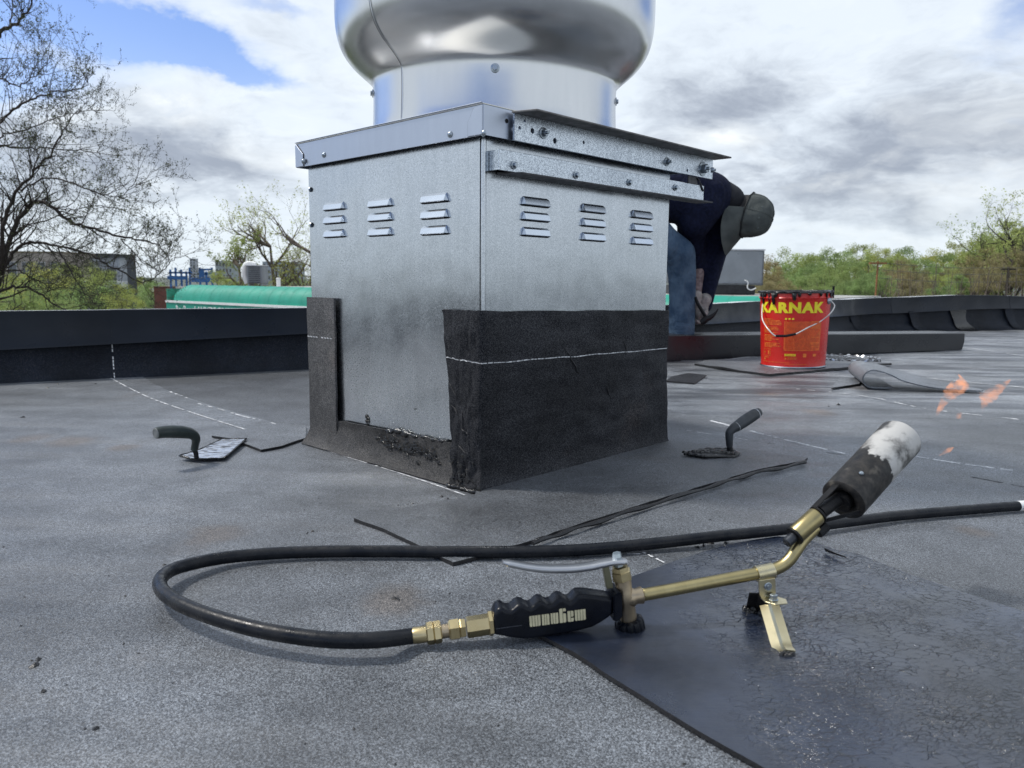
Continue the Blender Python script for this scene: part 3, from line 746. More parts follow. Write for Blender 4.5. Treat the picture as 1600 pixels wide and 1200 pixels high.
def grow(tw, lf, p, d, L, r, lev, rr, maxlev, leaf_s, plane=None, curl=.35, nleaf=4, up=.15, kids=(3, 5)):
    n = 5 if lev < maxlev else 3; pts = [p]; rs = [r]; dd = d.copy()
    for i in range(n):
        dd = (dd + Vector((rr.gauss(0, 1), rr.gauss(0, .6), rr.gauss(0, 1))) * curl * .45 + Vector((0, 0, up * (.4 + .6 * i / n)))).normalized()
        pts.append(pts[-1] + dd * L / n); rs.append(r * (1 - .75 * (i + 1) / n))
    tw.tube(pts, rs, 3 if lev >= maxlev - 1 else 5, caps=False)
    if lev < maxlev:
        for k in range(rr.randint(*kids)):
            i = rr.randint(1, n); q = pts[i]; base = (pts[i] - pts[i - 1]).normalized()
            side = base.orthogonal().normalized(); side = Matrix.Rotation(rr.uniform(0, 6.3), 3, base) @ side
            nd = (base * .75 + side * rr.uniform(.5, 1.0)).normalized()
            grow(tw, lf, q, nd, L * rr.uniform(.48, .68), max(rs[i] * .7, .0016), lev + 1, rr, maxlev, leaf_s, None, curl, nleaf, up, kids)
    if lev >= maxlev - 1:
        for k in range(nleaf):
            q = pts[rr.randint(1, n)]; leaf(lf, q + Vector((rr.gauss(0, 1), rr.gauss(0, 1), rr.gauss(0, 1))) * leaf_s * .8, leaf_s * rr.uniform(.5, 1.3), rr)

# large bare tree at the left edge, limbs following the real ones
rr = random.Random(11)
tw = MB(); lf = MB(); trunkmb = MB()
YT = 8.2
big = thing('bare_tree', 'large dark budding tree reaching in from the left edge of the picture', 'tree', (dp(-60, 500, YT).x, YT, -4.5))
limbs = [([(-60, 900), (-45, 600), (-20, 500), (0, 432), (14, 375), (42, 325), (71, 318), (104, 342), (138, 356), (188, 369), (225, 376), (250, 384)], .052, .006),
         ([(-6, 440), (2, 400), (6, 352), (25, 300), (54, 266), (79, 238), (98, 206), (112, 180)], .036, .004),
         ([(-40, 560), (-30, 300), (-20, 160), (-5, 60), (25, 36), (46, 14), (55, -30)], .05, .005),
         ([(-25, 232), (0, 229), (30, 230), (62, 231), (100, 234), (135, 236), (180, 243)], .018, .003),
         ([(-22, 205), (0, 190), (25, 171), (54, 154), (83, 144), (125, 139), (140, 133)], .020, .003),
         ([(0, 432), (20, 396), (42, 380), (70, 380), (100, 386), (137, 396), (165, 412), (190, 424), (225, 441), (250, 427), (268, 408), (288, 398)], .026, .003),
         ([(-20, 470), (10, 452), (40, 448), (66, 462), (90, 478), (120, 492)], .026, .005),
         ([(25, 300), (50, 288), (83, 277), (125, 291), (160, 304), (186, 306), (208, 290)], .014, .003),
         ([(-26, 240), (0, 212), (42, 202), (83, 184), (118, 176), (150, 172)], .014, .003),
         ([(-22, 130), (0, 122), (25, 133), (45, 126), (60, 112), (72, 96)], .014, .003),
         ([(-14, 70), (8, 48), (20, 20), (16, -20)], .016, .003),
         ([(10, 378), (40, 352), (72, 345), (110, 330), (150, 322), (196, 330)], .014, .003),
         ([(90, 383), (110, 420), (128, 452), (150, 476), (160, 500)], .011, .003),
         ([(188, 371), (205, 392), (225, 412), (240, 418), (262, 400)], .009, .002),
         ([(-10, 430), (30, 422), (60, 440), (100, 446), (140, 462)], .014, .003)]
def yvar(i): return YT + [0, -.3, .1, .5, -.5, .3, .2, -.7, .7, -.2, .4, .9, -.1, .2, .6][i]
for li, (pl, r0, r1) in enumerate(limbs):
    Yk = yvar(li); P = []
    for j, (x, y) in enumerate(pl): P.append(dp(x, y, YT + (Yk - YT) * min(1, j / 3)))
    P = catmull(P, 5); n = len(P)
    P = [p + Vector((rr.gauss(0, .007), rr.gauss(0, .02), rr.gauss(0, .007))) for p in P]
    rs = [r0 * .78 + (r1 - r0 * .78) * (i / (n - 1)) ** .8 for i in range(n)]; trunkmb.tube(P, rs, 7)
    for i in range(4, n):
        frac = i / n
        if P[i].x / P[i].y * F + 800 < -35: continue
        for _ in range(2 if rr.random() < .35 else 1):
            if rr.random() < .32: continue
            base = (P[i] - P[i - 1]).normalized(); sd = Vector((rr.uniform(-.5, .5), rr.uniform(-.6, .6), rr.choice((1, 1, -.7)) * rr.uniform(.5, 1)))
            sd = (sd - base * sd.dot(base)).normalized()
            nd = (base * rr.uniform(.5, 1.1) + sd).normalized()
            L = rr.uniform(.22, .50) * (1.1 - .35 * frac)
            grow(tw, lf, P[i], nd, L * 1.12, max(.0035, rs[i] * .45), 0, rr, 3, .0100, None, .42, 3, .12, (2, 3))
    grow(tw, lf, P[-1], (P[-1] - P[-2]).normalized(), .30, r1, 0, rr, 3, .0085, None, .4, 2, .12, (3, 4))
part('trunk', trunkmb.me(), bark_m, big, smooth=180)
part('twigs', tw.me(), bark_m, big)
tag(part('leaf_buds', lf.me(), bud_m, big), kind='stuff')
print('big tree', len(tw.f), len(lf.f))

def small_tree(name, label, px, ytop, Y, spread, mat, bmat, seed, zb_=-4.5, lv=3, nleaf=3, ls=.05, sc_=1.0, kids=(3, 5), group=None, vis_from=None, curl=.35):
    rr = random.Random(seed); top = dp(px, ytop, Y); H = top.z - zb_; t = thing(name, label, 'tree', (top.x, Y, zb_), group=group)
    tr, cr, lf = MB(), MB(), MB(); c = top.x; P = [Vector((c, Y, zb_))]
    for k in range(1, 9): P.append(Vector((c + rr.gauss(0, .03) * H * .3, Y + rr.gauss(0, .02) * H * .3, zb_ + H * .78 * k / 8)))
    tr.tube(P, [H * .020 * (1 - .75 * k / 8) for k in range(9)], 7)
    for k in range(3, 9):
        for _ in range(3):
            az = rr.uniform(0, 6.3); e = rr.uniform(.5, 1.2); d = Vector((math.cos(az), math.sin(az), e)).normalized()
            grow(cr, lf, P[k], d, spread * rr.uniform(.6, 1.0), H * .007, 0, rr, lv, ls, None, curl, nleaf, .18, kids)
    part('trunk', tr.me(), bmat, t, smooth=180); part('branches', cr.me(), bmat, t); tag(part('leaves', lf.me(), mat, t), kind='stuff')
    return t
small_tree('slender_tree', 'slender young tree with fresh yellow green leaves above the teal awning', 372, 342, 24, 1.0, leafY, bark2_m, 3, nleaf=5, ls=.035)
small_tree('budding_tree', 'spreading tree with sparse pale leaves between slender tree and metal box', 424, 308, 27, 1.9, leafY, bark2_m, 5, nleaf=4, ls=.032, kids=(3, 5))
small_tree('budding_tree', 'sparse pale tree half hidden behind the left side of the metal box', 482, 318, 26, 1.9, leafY, bark2_m, 8, nleaf=4, ls=.032, kids=(3, 4))

def crown_mesh(seed, W, H, nclump, per, ls):
    rr = random.Random(seed); mb = MB(); cl = []
    for k in range(nclump):
        a = rr.uniform(0, 6.3); e = rr.uniform(-.6, 1.0); r = rr.uniform(.45, 1.0)
        cl.append((Vector((math.cos(a) * math.sqrt(max(0, 1 - e * e)) * W * r, math.sin(a) * math.sqrt(max(0, 1 - e * e)) * W * r, e * H * r)), rr.uniform(.16, .34) * W))
    for c, s in cl:
        for k in range(per):
            q = Vector((rr.gauss(0, 1), rr.gauss(0, 1), rr.gauss(0, 1))); q = q.normalized() * (rr.random() ** .45) * s * Vector((1, 1, .8)).length / 1.6
            leaf(mb, c + Vector((q.x, q.y, q.z * .75)), ls * rr.uniform(.5, 1.4), rr)
    limb = MB(); limb.tube([Vector((0, 0, -H * 2.2)), Vector((W * .05, 0, -H)), Vector((0, W * .05, H * .2))], [W * .075, W * .055, W * .02], 6)
    for c, s in cl[::2]: limb.tube([Vector((0, 0, -H * .8)), c * .5 + Vector((0, 0, -H * .25)), c * 1.05], [W * .030, W * .016, W * .005], 4, caps=False)
    return mb.me(), limb.me()
CR = [crown_mesh(100 + i, 2.6, 2.9, 42, 300, .062) for i in range(6)]
used = {}
def crown_tree(name, label, px, ytop, Y, wpx, var, mat, seed, group, zb_=-4.5, cat='tree'):
    top = dp(px, ytop, Y); s = wpx / F * Y / 2 / 2.6; t = thing(name, label, cat, (top.x, Y, top.z - 5.8 * s), random.Random(seed).uniform(0, 6.3), group)
    t.scale = (s, s, s)
    M = Matrix.Translation((0, 0, 2.9))
    lm, tm = CR[var]
    l2 = used.get((var, mat.name))
    if l2 is None: l2 = lm.copy(); l2.materials.clear(); l2.materials.append(mat); used[(var, mat.name)] = l2
    if not tm.materials: tm.materials.append(bark2_m)
    for nm, mm in (('trunk', tm), ('crown', l2)):
        o = bpy.data.objects.new(nm, mm); COL.objects.link(o); o.parent = t; o.location = (0, 0, 2.9)
        if nm == 'crown': o['kind'] = 'stuff'
    return t
GT = 'spring trees along the skyline right of the worker'
rt = random.Random(5); k = 0
sky_y = [(1195, 405), (1225, 396), (1262, 386), (1300, 388), (1345, 392), (1385, 384), (1425, 387), (1460, 396), (1500, 388), (1540, 366), (1580, 350), (1620, 345), (1670, 350)]
def skyl(x):
    for (a, b), (c, d) in zip(sky_y[:-1], sky_y[1:]):
        if a <= x <= c: return b + (d - b) * (x - a) / (c - a)
    return 400
rows = [(78, 0, 58, 1.0, 0), (66, 14, 52, 1.0, 1), (56, 30, 46, 1.0, 2), (48, 44, 40, 1.0, 3)]
words = ['pale', 'bright', 'olive', 'fresh', 'dusty', 'soft', 'dull', 'light']
for (Y, dy, w, _, row) in rows:
    x = 1185 + rt.uniform(0, 20)
    while x < 1720:
        mat = leafB if (x < 1225 or (row >= 2 and x > 1400 and rt.random() < .7)) else (leafG if (row >= 1 and x < 1400) or rt.random() < .3 else leafY)
        ww = w * rt.uniform(1.0, 1.75)
        crown_tree('spring_tree', ['pale budding tree along the top of the skyline right of the worker', 'light green tree in the middle of the wood right of the worker', 'mid height tree in the wood behind the red pail', 'low bushy tree just above the coping right of the worker'][row],
                   x, skyl(min(x, 1670)) - 6 + dy + rt.uniform(-4, 7), Y + rt.uniform(-4, 4), ww, rt.randint(0, 5), mat, k, GT + [' top', ' middle', ' lower', ' lowest'][row]); k += 1
        x += ww * rt.uniform(.42, .62)
small_tree('tall_tree', 'tallest dark limbed tree at the right edge above the wood', 1590, 338, 50, 3.0, leafY, bark_m, 21, nleaf=3, ls=.07, kids=(3, 5), lv=3)
small_tree('tall_tree', 'airy tall tree left of the tallest one at the right edge', 1543, 360, 54, 2.6, leafG, bark_m, 22, nleaf=4, ls=.07, kids=(3, 4), lv=3)
# thin bare stems at the foot of the wood
for i in range(34):
    x = 1385 + i * 7 + rt.uniform(-9, 9); Y = 42 + rt.uniform(-5, 2); a = dp(x, rt.uniform(405, 432), Y)
    mb = MB(); mb.tube([Vector((a.x, Y, -4.5)), Vector((a.x + rt.uniform(-.1, .1), Y, -1.5)), Vector((a.x + rt.uniform(-.3, .3), Y, a.z))], [.035, .025, .008], 5)
    for q in range(4): z = -1.3 + q * .5; mb.tube([Vector((a.x, Y, z)), Vector((a.x + rt.uniform(-.6, .6), Y + rt.uniform(-.3, .3), z + rt.uniform(.4, .9)))], [.018, .005], 3, caps=False)
    tag(part('bare_sapling', mb.me(), bark2_m), 'thin bare sapling at the foot of the wood above the right coping', 'sapling', 'bare saplings at the foot of the wood')
# greenery on the left, behind the parapet
GL = 'bushes behind the left parapet'
for (x, y, w, Y, m, lab) in ((55, 440, 150, 26, leafG, 'dark green bush at the far left behind the parapet'), (140, 432, 130, 30, leafG, 'rounded green bush beneath the bare tree branches'), (62, 412, 90, 36, leafY, 'airy yellow green bush before the brown building'), (150, 416, 80, 38, leafY, 'small airy bush just left of the grey building corner'), (100, 428, 80, 34, leafY, 'light green bush in front of the grey building'), (185, 440, 90, 30, leafG, 'wide green bush left of the white truck'), (30, 450, 160, 22, leafG, 'deep green bush lowest at the far left'), (188, 446, 70, 28, leafY, 'yellow green bush beneath the end of the bare branches'), (20, 420, 120, 40, leafY, 'pale green tree behind the trunk of the big bare tree'), (120, 405, 90, 45, leafY, 'thin yellow green tree before the grey building'),
                           (340, 420, 26, 50, leafY, 'small pale tree right of the blue scaffold'), (398, 424, 30, 60, leafB, 'small brownish tree behind the air conditioner'), (455, 424, 60, 34, leafG, 'green bush beside the left side of the metal box'), (240, 431, 70, 120, leafG, 'distant green tree between grey building and scaffold'), (215, 433, 60, 125, leafY, 'distant pale green tree behind the white truck'), (200, 428, 50, 140, leafB, 'distant brownish tree right of the grey building'), (360, 430, 40, 48, leafY, 'low yellow bush under the slender tree')):
    crown_tree('green_bush', lab, x, y, Y, w, rt.randint(0, 5), m, k, GL); k += 1

# ---- utility poles and wires on the right
wood_m = simple('orange_pole', (.32, .14, .06), .8, nsc=2); wire_m = simple('wire', (.07, .07, .07), .6)
def pole(px, yt, Y, label, m, r):
    a = dp(px, yt, Y); t = thing('utility_pole', label, 'pole', (a.x, Y, -4.5)); part('mast', MB().tube([Vector((a.x, Y, -4.5)), a], [r * 1.3, r], 8).me(), m, t, smooth=60)
    part('crossarm', MB().box((a.x - .35, Y - .05, a.z - .12), (a.x + .35, Y + .05, a.z - .05)).me(), m, t); return a
p1 = pole(1372, 408, 32, 'orange wooden pole rising above the coping right of the red pail', wood_m, .035)
p2 = pole(1576, 418, 38, 'dark thin pole near the right edge before the wood', bark_m, .05)
for i, dz in enumerate((0.0, -.28, -.62)):
    a = p1 + Vector((0, 0, dz - .06)); b = p2 + Vector((0, 0, dz * 1.1)); c = b + (b - a) * .8
    pts = [a.lerp(b, t / 8) - Vector((0, 0, .10 * math.sin(math.pi * t / 8))) for t in range(9)] + [b.lerp(c, t / 4) for t in range(1, 5)]
    tag(part('overhead_wire', MB().tube(pts, .009, 4).me(), wire_m), ['highest', 'middle', 'lowest'][i] + ' thin wire strung between the two poles before the wood', 'wire')
print('background ok')

# ================================================================== THE METAL BOX (vented curb)
CA = R(46.2)                                  # heading of the right face
Cc = gp(743, 774, .0)
CC = Vector((-.056, 1.452, 0))                # front corner on the roof
Bm = Matrix.Translation(CC) @ Matrix.Rotation(CA, 4, 'Z')     # local x: along right face, local y: along left face (going back-left)
Bi = Bm.inverted(); BoxR, BoxL, BoxH = .628, .598, .672
def bl(px, py, axis, val):
    """photo point on the plane local axis==val, in box coordinates"""
    n = Bm.to_3x3() @ Vector((1, 0, 0) if axis == 'x' else (0, 1, 0)); p = Bm @ Vector((val, 0, 0) if axis == 'x' else (0, val, 0))
    return Bi @ onplane(px, py, p, n)
box = thing('vented_curb', 'square galvanized metal box with louvers standing in the middle of the roof', 'roof curb', tuple(CC), CA)
T = .0015
def bpart(name, me, mat, par=None, **k): return part(name, me, mat, par or box, local=True, **k)
bpart('side_panel', MB().box((.006, 0, 0), (BoxR, T, BoxH)).me(), galv_m)
bpart('side_panel', MB().box((0, .006, 0), (T, BoxL, BoxH)).me(), galv_m)
bpart('side_panel', MB().box((.002, BoxL - T, 0), (BoxR - .002, BoxL - .0002, BoxH)).me(), galv_m)
bpart('side_panel', MB().box((BoxR - T, .002, 0), (BoxR - .0002, BoxL - .002, BoxH)).me(), galv_m)
bpart('corner_fold', MB().tube([(.004, .004, 0), (.004, .004, BoxH)], .0052, 10).me(), galv_m, smooth=60)
bpart('lap_seam', MB().box((-.0012, .0075, .02), (.0002, .0085, BoxH - .01)).me(), dsteel_m)
# louvers
def louver_mesh(w, h, d):
    e = .11 * w; v = [(-w/2 + e*.5, 0, h), (w/2 - e*.5, 0, h), (w/2 - e*.35, -d, .0), (-w/2 + e*.35, -d, 0), (-w/2, 0, 0), (w/2, 0, 0), (-w/2 + e*.3, -d*.55, h*.72), (w/2 - e*.3, -d*.55, h*.72),
         (-w/2 + e*.35, -d + .001, -.0012), (w/2 - e*.35, -d + .001, -.0012)]
    return mesh(v, [(0, 1, 7, 6), (6, 7, 2, 3), (0, 6, 4), (6, 3, 4), (1, 5, 7), (7, 5, 2), (3, 2, 9, 8)])
lv_me = louver_mesh(.079, .0155, .0095); lv_me.materials.append(metal('louver_metal', (.58, .64, .72), (.74, .80, .88), .22, .32, 300))
slot_me = mesh([(-.037, -.0090, -.0006), (.037, -.0090, -.0006), (.038, -.0006, -.0034), (-.038, -.0006, -.0034)], [(0, 1, 2, 3)]); slot_me.materials.append(hole_m)
def louver(p, rot):
    o = bpy.data.objects.new('louver', lv_me); COL.objects.link(o); o.parent = box; o.location = p; o.rotation_euler = (0, 0, rot)
    s = bpy.data.objects.new('slot', slot_me); COL.objects.link(s); s.parent = o
for xa, yy in (((812, 860), (323, 346, 370)), ((905, 947), (333, 355, 377)), ((984, 1020), (342, 362, 383))):
    for y in yy: p = bl((xa[0] + xa[1]) / 2, y - 2, 'y', 0); louver((p.x, -.0005, p.z), 0)
for xa, yy in (((507, 540), (328, 349, 370.5)), ((576, 614), (323, 345, 368)), ((657, 703), (316, 341, 366))):
    for y in yy: p = bl((xa[0] + xa[1]) / 2, y - 1, 'x', 0); louver((-.0005, p.y, p.z), -math.pi / 2)
# hinge channel on the right face
c0 = bl(779, 240, 'y', -.026); c1 = bl(779, 275, 'y', -.026); e0 = bl(1100, 285, 'y', -.026); e1 = bl(1100, 308, 'y', -.026)
xs0, xs1 = c0.x, e0.x; zb0, zt0 = (c1.z + e1.z) / 2, (c0.z + e0.z) / 2
ch = bpart('hinge_channel', None or MB().box((xs0, -.0265, zb0), (xs1, -.0240, zt0)).me(bevel=.0008), galvb_m)
mb = MB().box((xs0 + .001, -.0238, zb0 + .001), (xs0 + .003, -.001, zt0 - .001)); mb.box((xs0 + .004, -.0238, zt0 - .003), (xs1, -.001, zt0 - .0006))
bpart('channel_web', mb.me(), galvb_m, ch)
mb = MB(); mb.prism([(xs0 + .02, -.002, zb0 - .0005), (xs0 + .045, -.044, zb0 - .0005), (xs1 + .016, -.044, zb0 - .0005), (xs1 + .004, -.002, zb0 - .0005)], (0, 0, -.003)); bpart('channel_flange', mb.me(fix=True), dsteel_m, ch)  # dark colour here paints the shade under the flange
def hexbolt(par, p, d, r, h, mat=bolt_m, washer=None, name='bolt', local=True, stud=0):
    d = Vector(d); M = axis_m(p, d, .3); w = MB()
    if washer: w.lathe([(r * .4, 0), (washer, 0), (washer, .0015), (washer * .6, .0022), (0, .0022)], 20, M)
    k = .0018 if washer else 0
    w.lathe([(r, k), (r, k + h * .85), (r * .86, k + h), (0, k + h)], 6, M)
    if stud: w.lathe([(stud, k + h - .001), (stud, k + h + stud * 1.5), (0, k + h + stud * 1.7)], 10, M)
    return part(name, w.me(), mat, par, local=local)
for x, y in ((803, 258), (900, 273.5), (983, 285), (1055, 293)):
    p = bl(x, y, 'y', -.027); hexbolt(ch, (p.x, -.0268, p.z), (0, -1, 0), .0052, .0055, washer=.0078, name='screw', mat=dsteel_m if False else bolt_m)
# small round pop on the left edge + smear of tar on the panel
for py in (297, 352):
    bpart('rivet', MB().lathe([(.006, 0), (.005, .003), (0, .004)], 12, axis_m((-.001, BoxL - .008 if py < 300 else BoxL - .008, (bl(480, py, 'x', 0)).z), (-.7, .7, 0))).me(), bolt_m)
sm = bl(574, 655, 'x', -.0015)
mb = MB(); rr = random.Random(4)
for k in range(9):
    y = sm.y + rr.uniform(-.006, .006); z = sm.z + rr.uniform(-.006, .008)
    mb.lathe([(0, .0016), (.002, .0012), (.0032, 0)], 8, axis_m((-.0016, y, z), (-1, 0, 0)) @ Matrix.Diagonal((1, rr.uniform(.7, 1.8), 1, 1)))
mb.box((-.003, sm.y - .0012, sm.z - .020), (-.0016, sm.y + .0012, sm.z)); bpart('tar_spot', mb.me(), tar_m)
p = bl(649, 639, 'x', 0); bpart('tar_spot', MB().lathe([(0, .001), (.0016, .0006), (.002, 0)], 8, axis_m((-.0016, p.y, p.z), (-1, 0, 0))).me(), tar_m)

# ---- torched membrane flashings
def nz(x, y, z, k): return noise.noise(Vector((x * k, y * k, z * k)))
# base strip on the left face (curves out to the roof)
t0 = bl(524, 655, 'x', -.004); t1 = bl(702, 690, 'x', -.004); v, f = [], []; NX, NZ = 46, 8
for i in range(NX + 1):
    t = i / NX; y = BoxL + .004 - t * (BoxL - .02)
    yt = (t0.y - y) / (t0.y - t1.y); zt = t0.z + (t1.z - t0.z) * max(-.3, min(1.2, yt)) + nz(y, 0, 1, 30) * .003
    for j in range(NZ + 1):
        s = j / NZ; out = .005 + .030 * (1 - s) ** 2.2 + nz(y, s * .2, 5, 22) * .003
        v.append((-out, y, max(.0005, zt * s ** 1.05)))
for i in range(NX):
    for j in range(NZ): k = i * (NZ + 1) + j; f.append((k, k + NZ + 1, k + NZ + 2, k + 1))
bf = bpart('base_flashing', bake(mesh(v, f), [('SOLIDIFY', dict(thickness=.003, offset=1))]), granule('foot_flashing', lo=(.012, .012, .013), hi=(.13, .125, .12), thr=.56, warm=.2, spec=.2), smooth=60)
bf['label'] = 'low granular flashing strip smeared with black tar along the left foot of the box'
# tar smears on it
def smear(name, cx, cy, n, sx, sz, par, axis='x', off=-.02, seed=0, rmax=.006, smp=None):
    rr = random.Random(seed); mb = MB()
    for k in range(n):
        px = cx + rr.gauss(0, sx); py = cy + rr.gauss(0, sz) + (px - cx) * .33
        p = bl(px, py, axis, off); r = rr.uniform(.25, 1) * rmax
        q = smp(p) if smp else p
        m_ = 9; pr = [(math.cos(a * 6.283 / m_) * r * rr.uniform(.5, 1.6), math.sin(a * 6.283 / m_) * r * rr.uniform(.4, 1.1)) for a in range(m_)]
        vs_ = [Vector((q.x - .0028, q.y, q.z))] + [Vector((q.x - rr.uniform(.0006, .0012), q.y + a, q.z + b)) for a, b in pr]
        mb.add(vs_, [(0, 1 + i, 1 + (i + 1) % m_) for i in range(m_)])
    return bpart(name, mb.me(), tar_m, par, smooth=60)
def on_base(p):
    s = max(0, min(1, p.z / .085)); return Vector((-(.010 + .030 * (1 - s) ** 2.2), p.y, p.z))
smear('tar_smear', 640, 701, 70, 24, 7, bf, off=-.016, seed=2, rmax=.0065, smp=on_base)
smear('tar_smear', 610, 692, 30, 14, 6, bf, off=-.016, seed=3, rmax=.006, smp=on_base)
smear('tar_smear', 672, 712, 34, 16, 4, bf, off=-.016, seed=5, rmax=.005, smp=on_base)
mb = MB(); rr = random.Random(9); P = []
for i in range(26):
    px = 600 + i * 4.0; py = 673 + i * .70 + rr.uniform(-1.5, 1.5) - (3.2 if 3 < i < 9 else 0); q = bl(px, py, 'x', -.006); P.append(q)
mb.tube(P, [.001 + .0042 * abs(math.sin(i * .9)) * (1.5 if 2 < i < 10 else .8) for i in range(26)], 8); bpart('tar_bead', mb.me(), tar_m, bf, smooth=180)
# big corner sheet wrapping from the left face round to the right face
TOPZ = bl(757, 486, 'y', -.006).z; TOPE = bl(1045, 485, 'y', -.006).z
ltop, lbot = bl(694, 486, 'x', -.007).y, bl(706, 764, 'x', -.03).y
def corner_pt(u, s, off=0.0):
    """u: -1..0 along the left face strip, 0..1 along the right face; s 0..1 height"""
    ztop = TOPZ + (TOPE - TOPZ) * max(0, u) + nz(u * 3, 1, 2, 2.0) * .003
    z = .0005 + (ztop - .0005) * s; o = .0065 + off
    o += .004 * (1 - s) ** 1.5 + .011 * max(0, 1 - s * 7) ** 2.0
    o += nz(u, s * 2, 3, 2.6) * .004 + (nz(u * 1.3, s * 2, 9, 7) * .0035)
    if u < 0:
        w = ltop + (lbot - ltop) * (1 - s) + nz(s * 2, 0, 4, 3) * .003
        o += .012 * max(0, .55 - s) * (1 + 1.5 * nz(u * 2, s * 3, 1, 3)) + .004
        y = -u * w; x = -o
        r = .016
        if y < r: a = y / r; x = -o * (1 - (1 - a) ** 2 * .12); y = y - o * (1 - a) ** 2 * .9
        return Vector((x, y, z))
    x = u * (BoxR + .001); y = -o
    if x < .016: a = x / .016; x = x - o * (1 - a) ** 2 * .95; y = -o * (1 - (1 - a) ** 2 * .12)
    return Vector((x, y, z))
us = [-1 + i / 16 for i in range(12)] + [-.3 + i * .03 for i in range(10)] + [0] + [i * .006 for i in range(1, 6)] + [.03 + .97 * (i / 50) for i in range(1, 51)]
NZ = 44; v, f = [], []
for u in us:
    for j in range(NZ + 1): v.append(corner_pt(u, j / NZ))
for i in range(len(us) - 1):
    for j in range(NZ): k = i * (NZ + 1) + j; f.append((k, k + NZ + 1, k + NZ + 2, k + 1))
cf = bpart('corner_flashing', bake(mesh(v, f), [('SOLIDIFY', dict(thickness=.0045, offset=1))]), flash_m, smooth=70)
cf['label'] = 'tall dark granular sheet wrapped round the front corner of the box'
# chalk line on the corner sheet, wrinkles, tar
mb = MB(); zc = bl(757, 568.5, 'y', -.01).z; rr = random.Random(12)
for i in range(120):
    u0 = -.98 + 1.98 * i / 120; u1 = -.98 + 1.98 * (i + rr.uniform(.75, 1.05)) / 120
    if u0 < 0 and rr.random() < .12: continue
    def zz_(u): return zc + (.004 if u > 0 else .004) * abs(u) * (1.2 if u < 0 else .2) + .0004 * math.sin(u * 40)
    q = []
    for u in (u0, min(u1, .995)):
        s = zz_(u) / TOPZ; p = corner_pt(u, s, .0052); q += [p, p + Vector((0, 0, rr.uniform(.0015, .0024)))]
    mb.add([q[0], q[2], q[3], q[1]], [(0, 1, 2, 3)])
bpart('chalk_line', mb.me(), chalk_m, cf)
mb = MB(); rr = random.Random(21)
for (u0, s0, u1, s1) in ((-.95, .58, -.7, .50), (-.9, .46, -.62, .40), (-.55, .34, -.25, .31), (-.7, .24, -.3, .20), (-.6, .06, -.2, .12), (-.75, .15, -.5, .02), (-.35, .12, -.1, .04), (-.5, .44, -.45, .30), (.36, .78, .44, .60), (.60, .50, .63, .40), (.70, .80, .715, .70)):
    P = [corner_pt(u0 + (u1 - u0) * t / 7 + rr.uniform(-.02, .02) * (1 if u0 < 0 else .2), s0 + (s1 - s0) * t / 7, .0050) for t in range(8)]
    mb.tube(P, [.0003 + .0017 * math.sin(math.pi * t / 7) * rr.uniform(.6, 1.3) for t in range(8)], 6)
bpart('wrinkle', mb.me(), bit_m, cf, smooth=180)
mb = MB()
for k in range(60):
    u = -rr.uniform(.02, .95); s = abs(rr.gauss(0, .07)); p = corner_pt(u, s, .005); r = rr.uniform(.002, .007)
    vs_ = [p + Vector((-.002, 0, 0))] + [p + Vector((-.0003, math.cos(a) * r * rr.uniform(.5, 1.5), math.sin(a) * r * rr.uniform(.5, 1.5))) for a in [i * .9 for i in range(7)]]
    mb.add(vs_, [(0, 1 + i, 1 + (i + 1) % 7) for i in range(7)])
P = [corner_pt(-1 + i / 24, .0, .004) + Vector((-.002, 0, .003)) for i in range(25)]; mb.tube(P, [.0015 + .004 * abs(math.sin(i * 1.9)) for i in range(25)], 7)
bpart('tar_smear', mb.me(), tar_m, cf, smooth=180)
# narrow loose strip at the far left edge
yl0 = bl(524, 600, 'x', -.012).y; v, f = [], []; zt_ = bl(500, 465, 'x', -.012).z; zb_2 = bl(500, 692, 'x', -.014).z
for i in range(9):
    for j in range(31):
        s = j / 30; y = yl0 + (BoxL + .008 - yl0) * i / 8 + (nz(s * 2, 0, 7, 3) * .003 if i == 0 else 0)
        o = .0065 + .003 * (1 - i / 8) + nz(y, s, 8, 6) * .002; v.append((-o, y, zb_2 + nz(y, 2, 1, 60) * .002 * (j == 0) + (zt_ - zb_2) * s))
for i in range(8):
    for j in range(30): k = i * 31 + j; f.append((k, k + 1, k + 32, k + 31))
ls = bpart('flashing_strip', bake(mesh(v, f), [('SOLIDIFY', dict(thickness=.005, offset=0))]), granule('strip_granule', lo=(.018, .018, .020), hi=(.17, .165, .16), thr=.58, spec=.3), smooth=60)
ls['label'] = 'narrow vertical granular strip standing off the left edge of the box'
mb = MB(); zc2 = bl(500, 527.5, 'x', -.016).z
for i in range(9):
    if i in (4,): continue
    y0_ = BoxL + .004 - (BoxL - yl0 - .004) * i / 9; y1_ = y0_ - .0085; mb.add([(-.0118, y0_, zc2 - .001), (-.0118, y1_, zc2 - .002), (-.0118, y1_, zc2 + .0008), (-.0118, y0_, zc2 + .0016)], [(0, 1, 2, 3)])
bpart('chalk_line', mb.me(), chalk_m, ls)

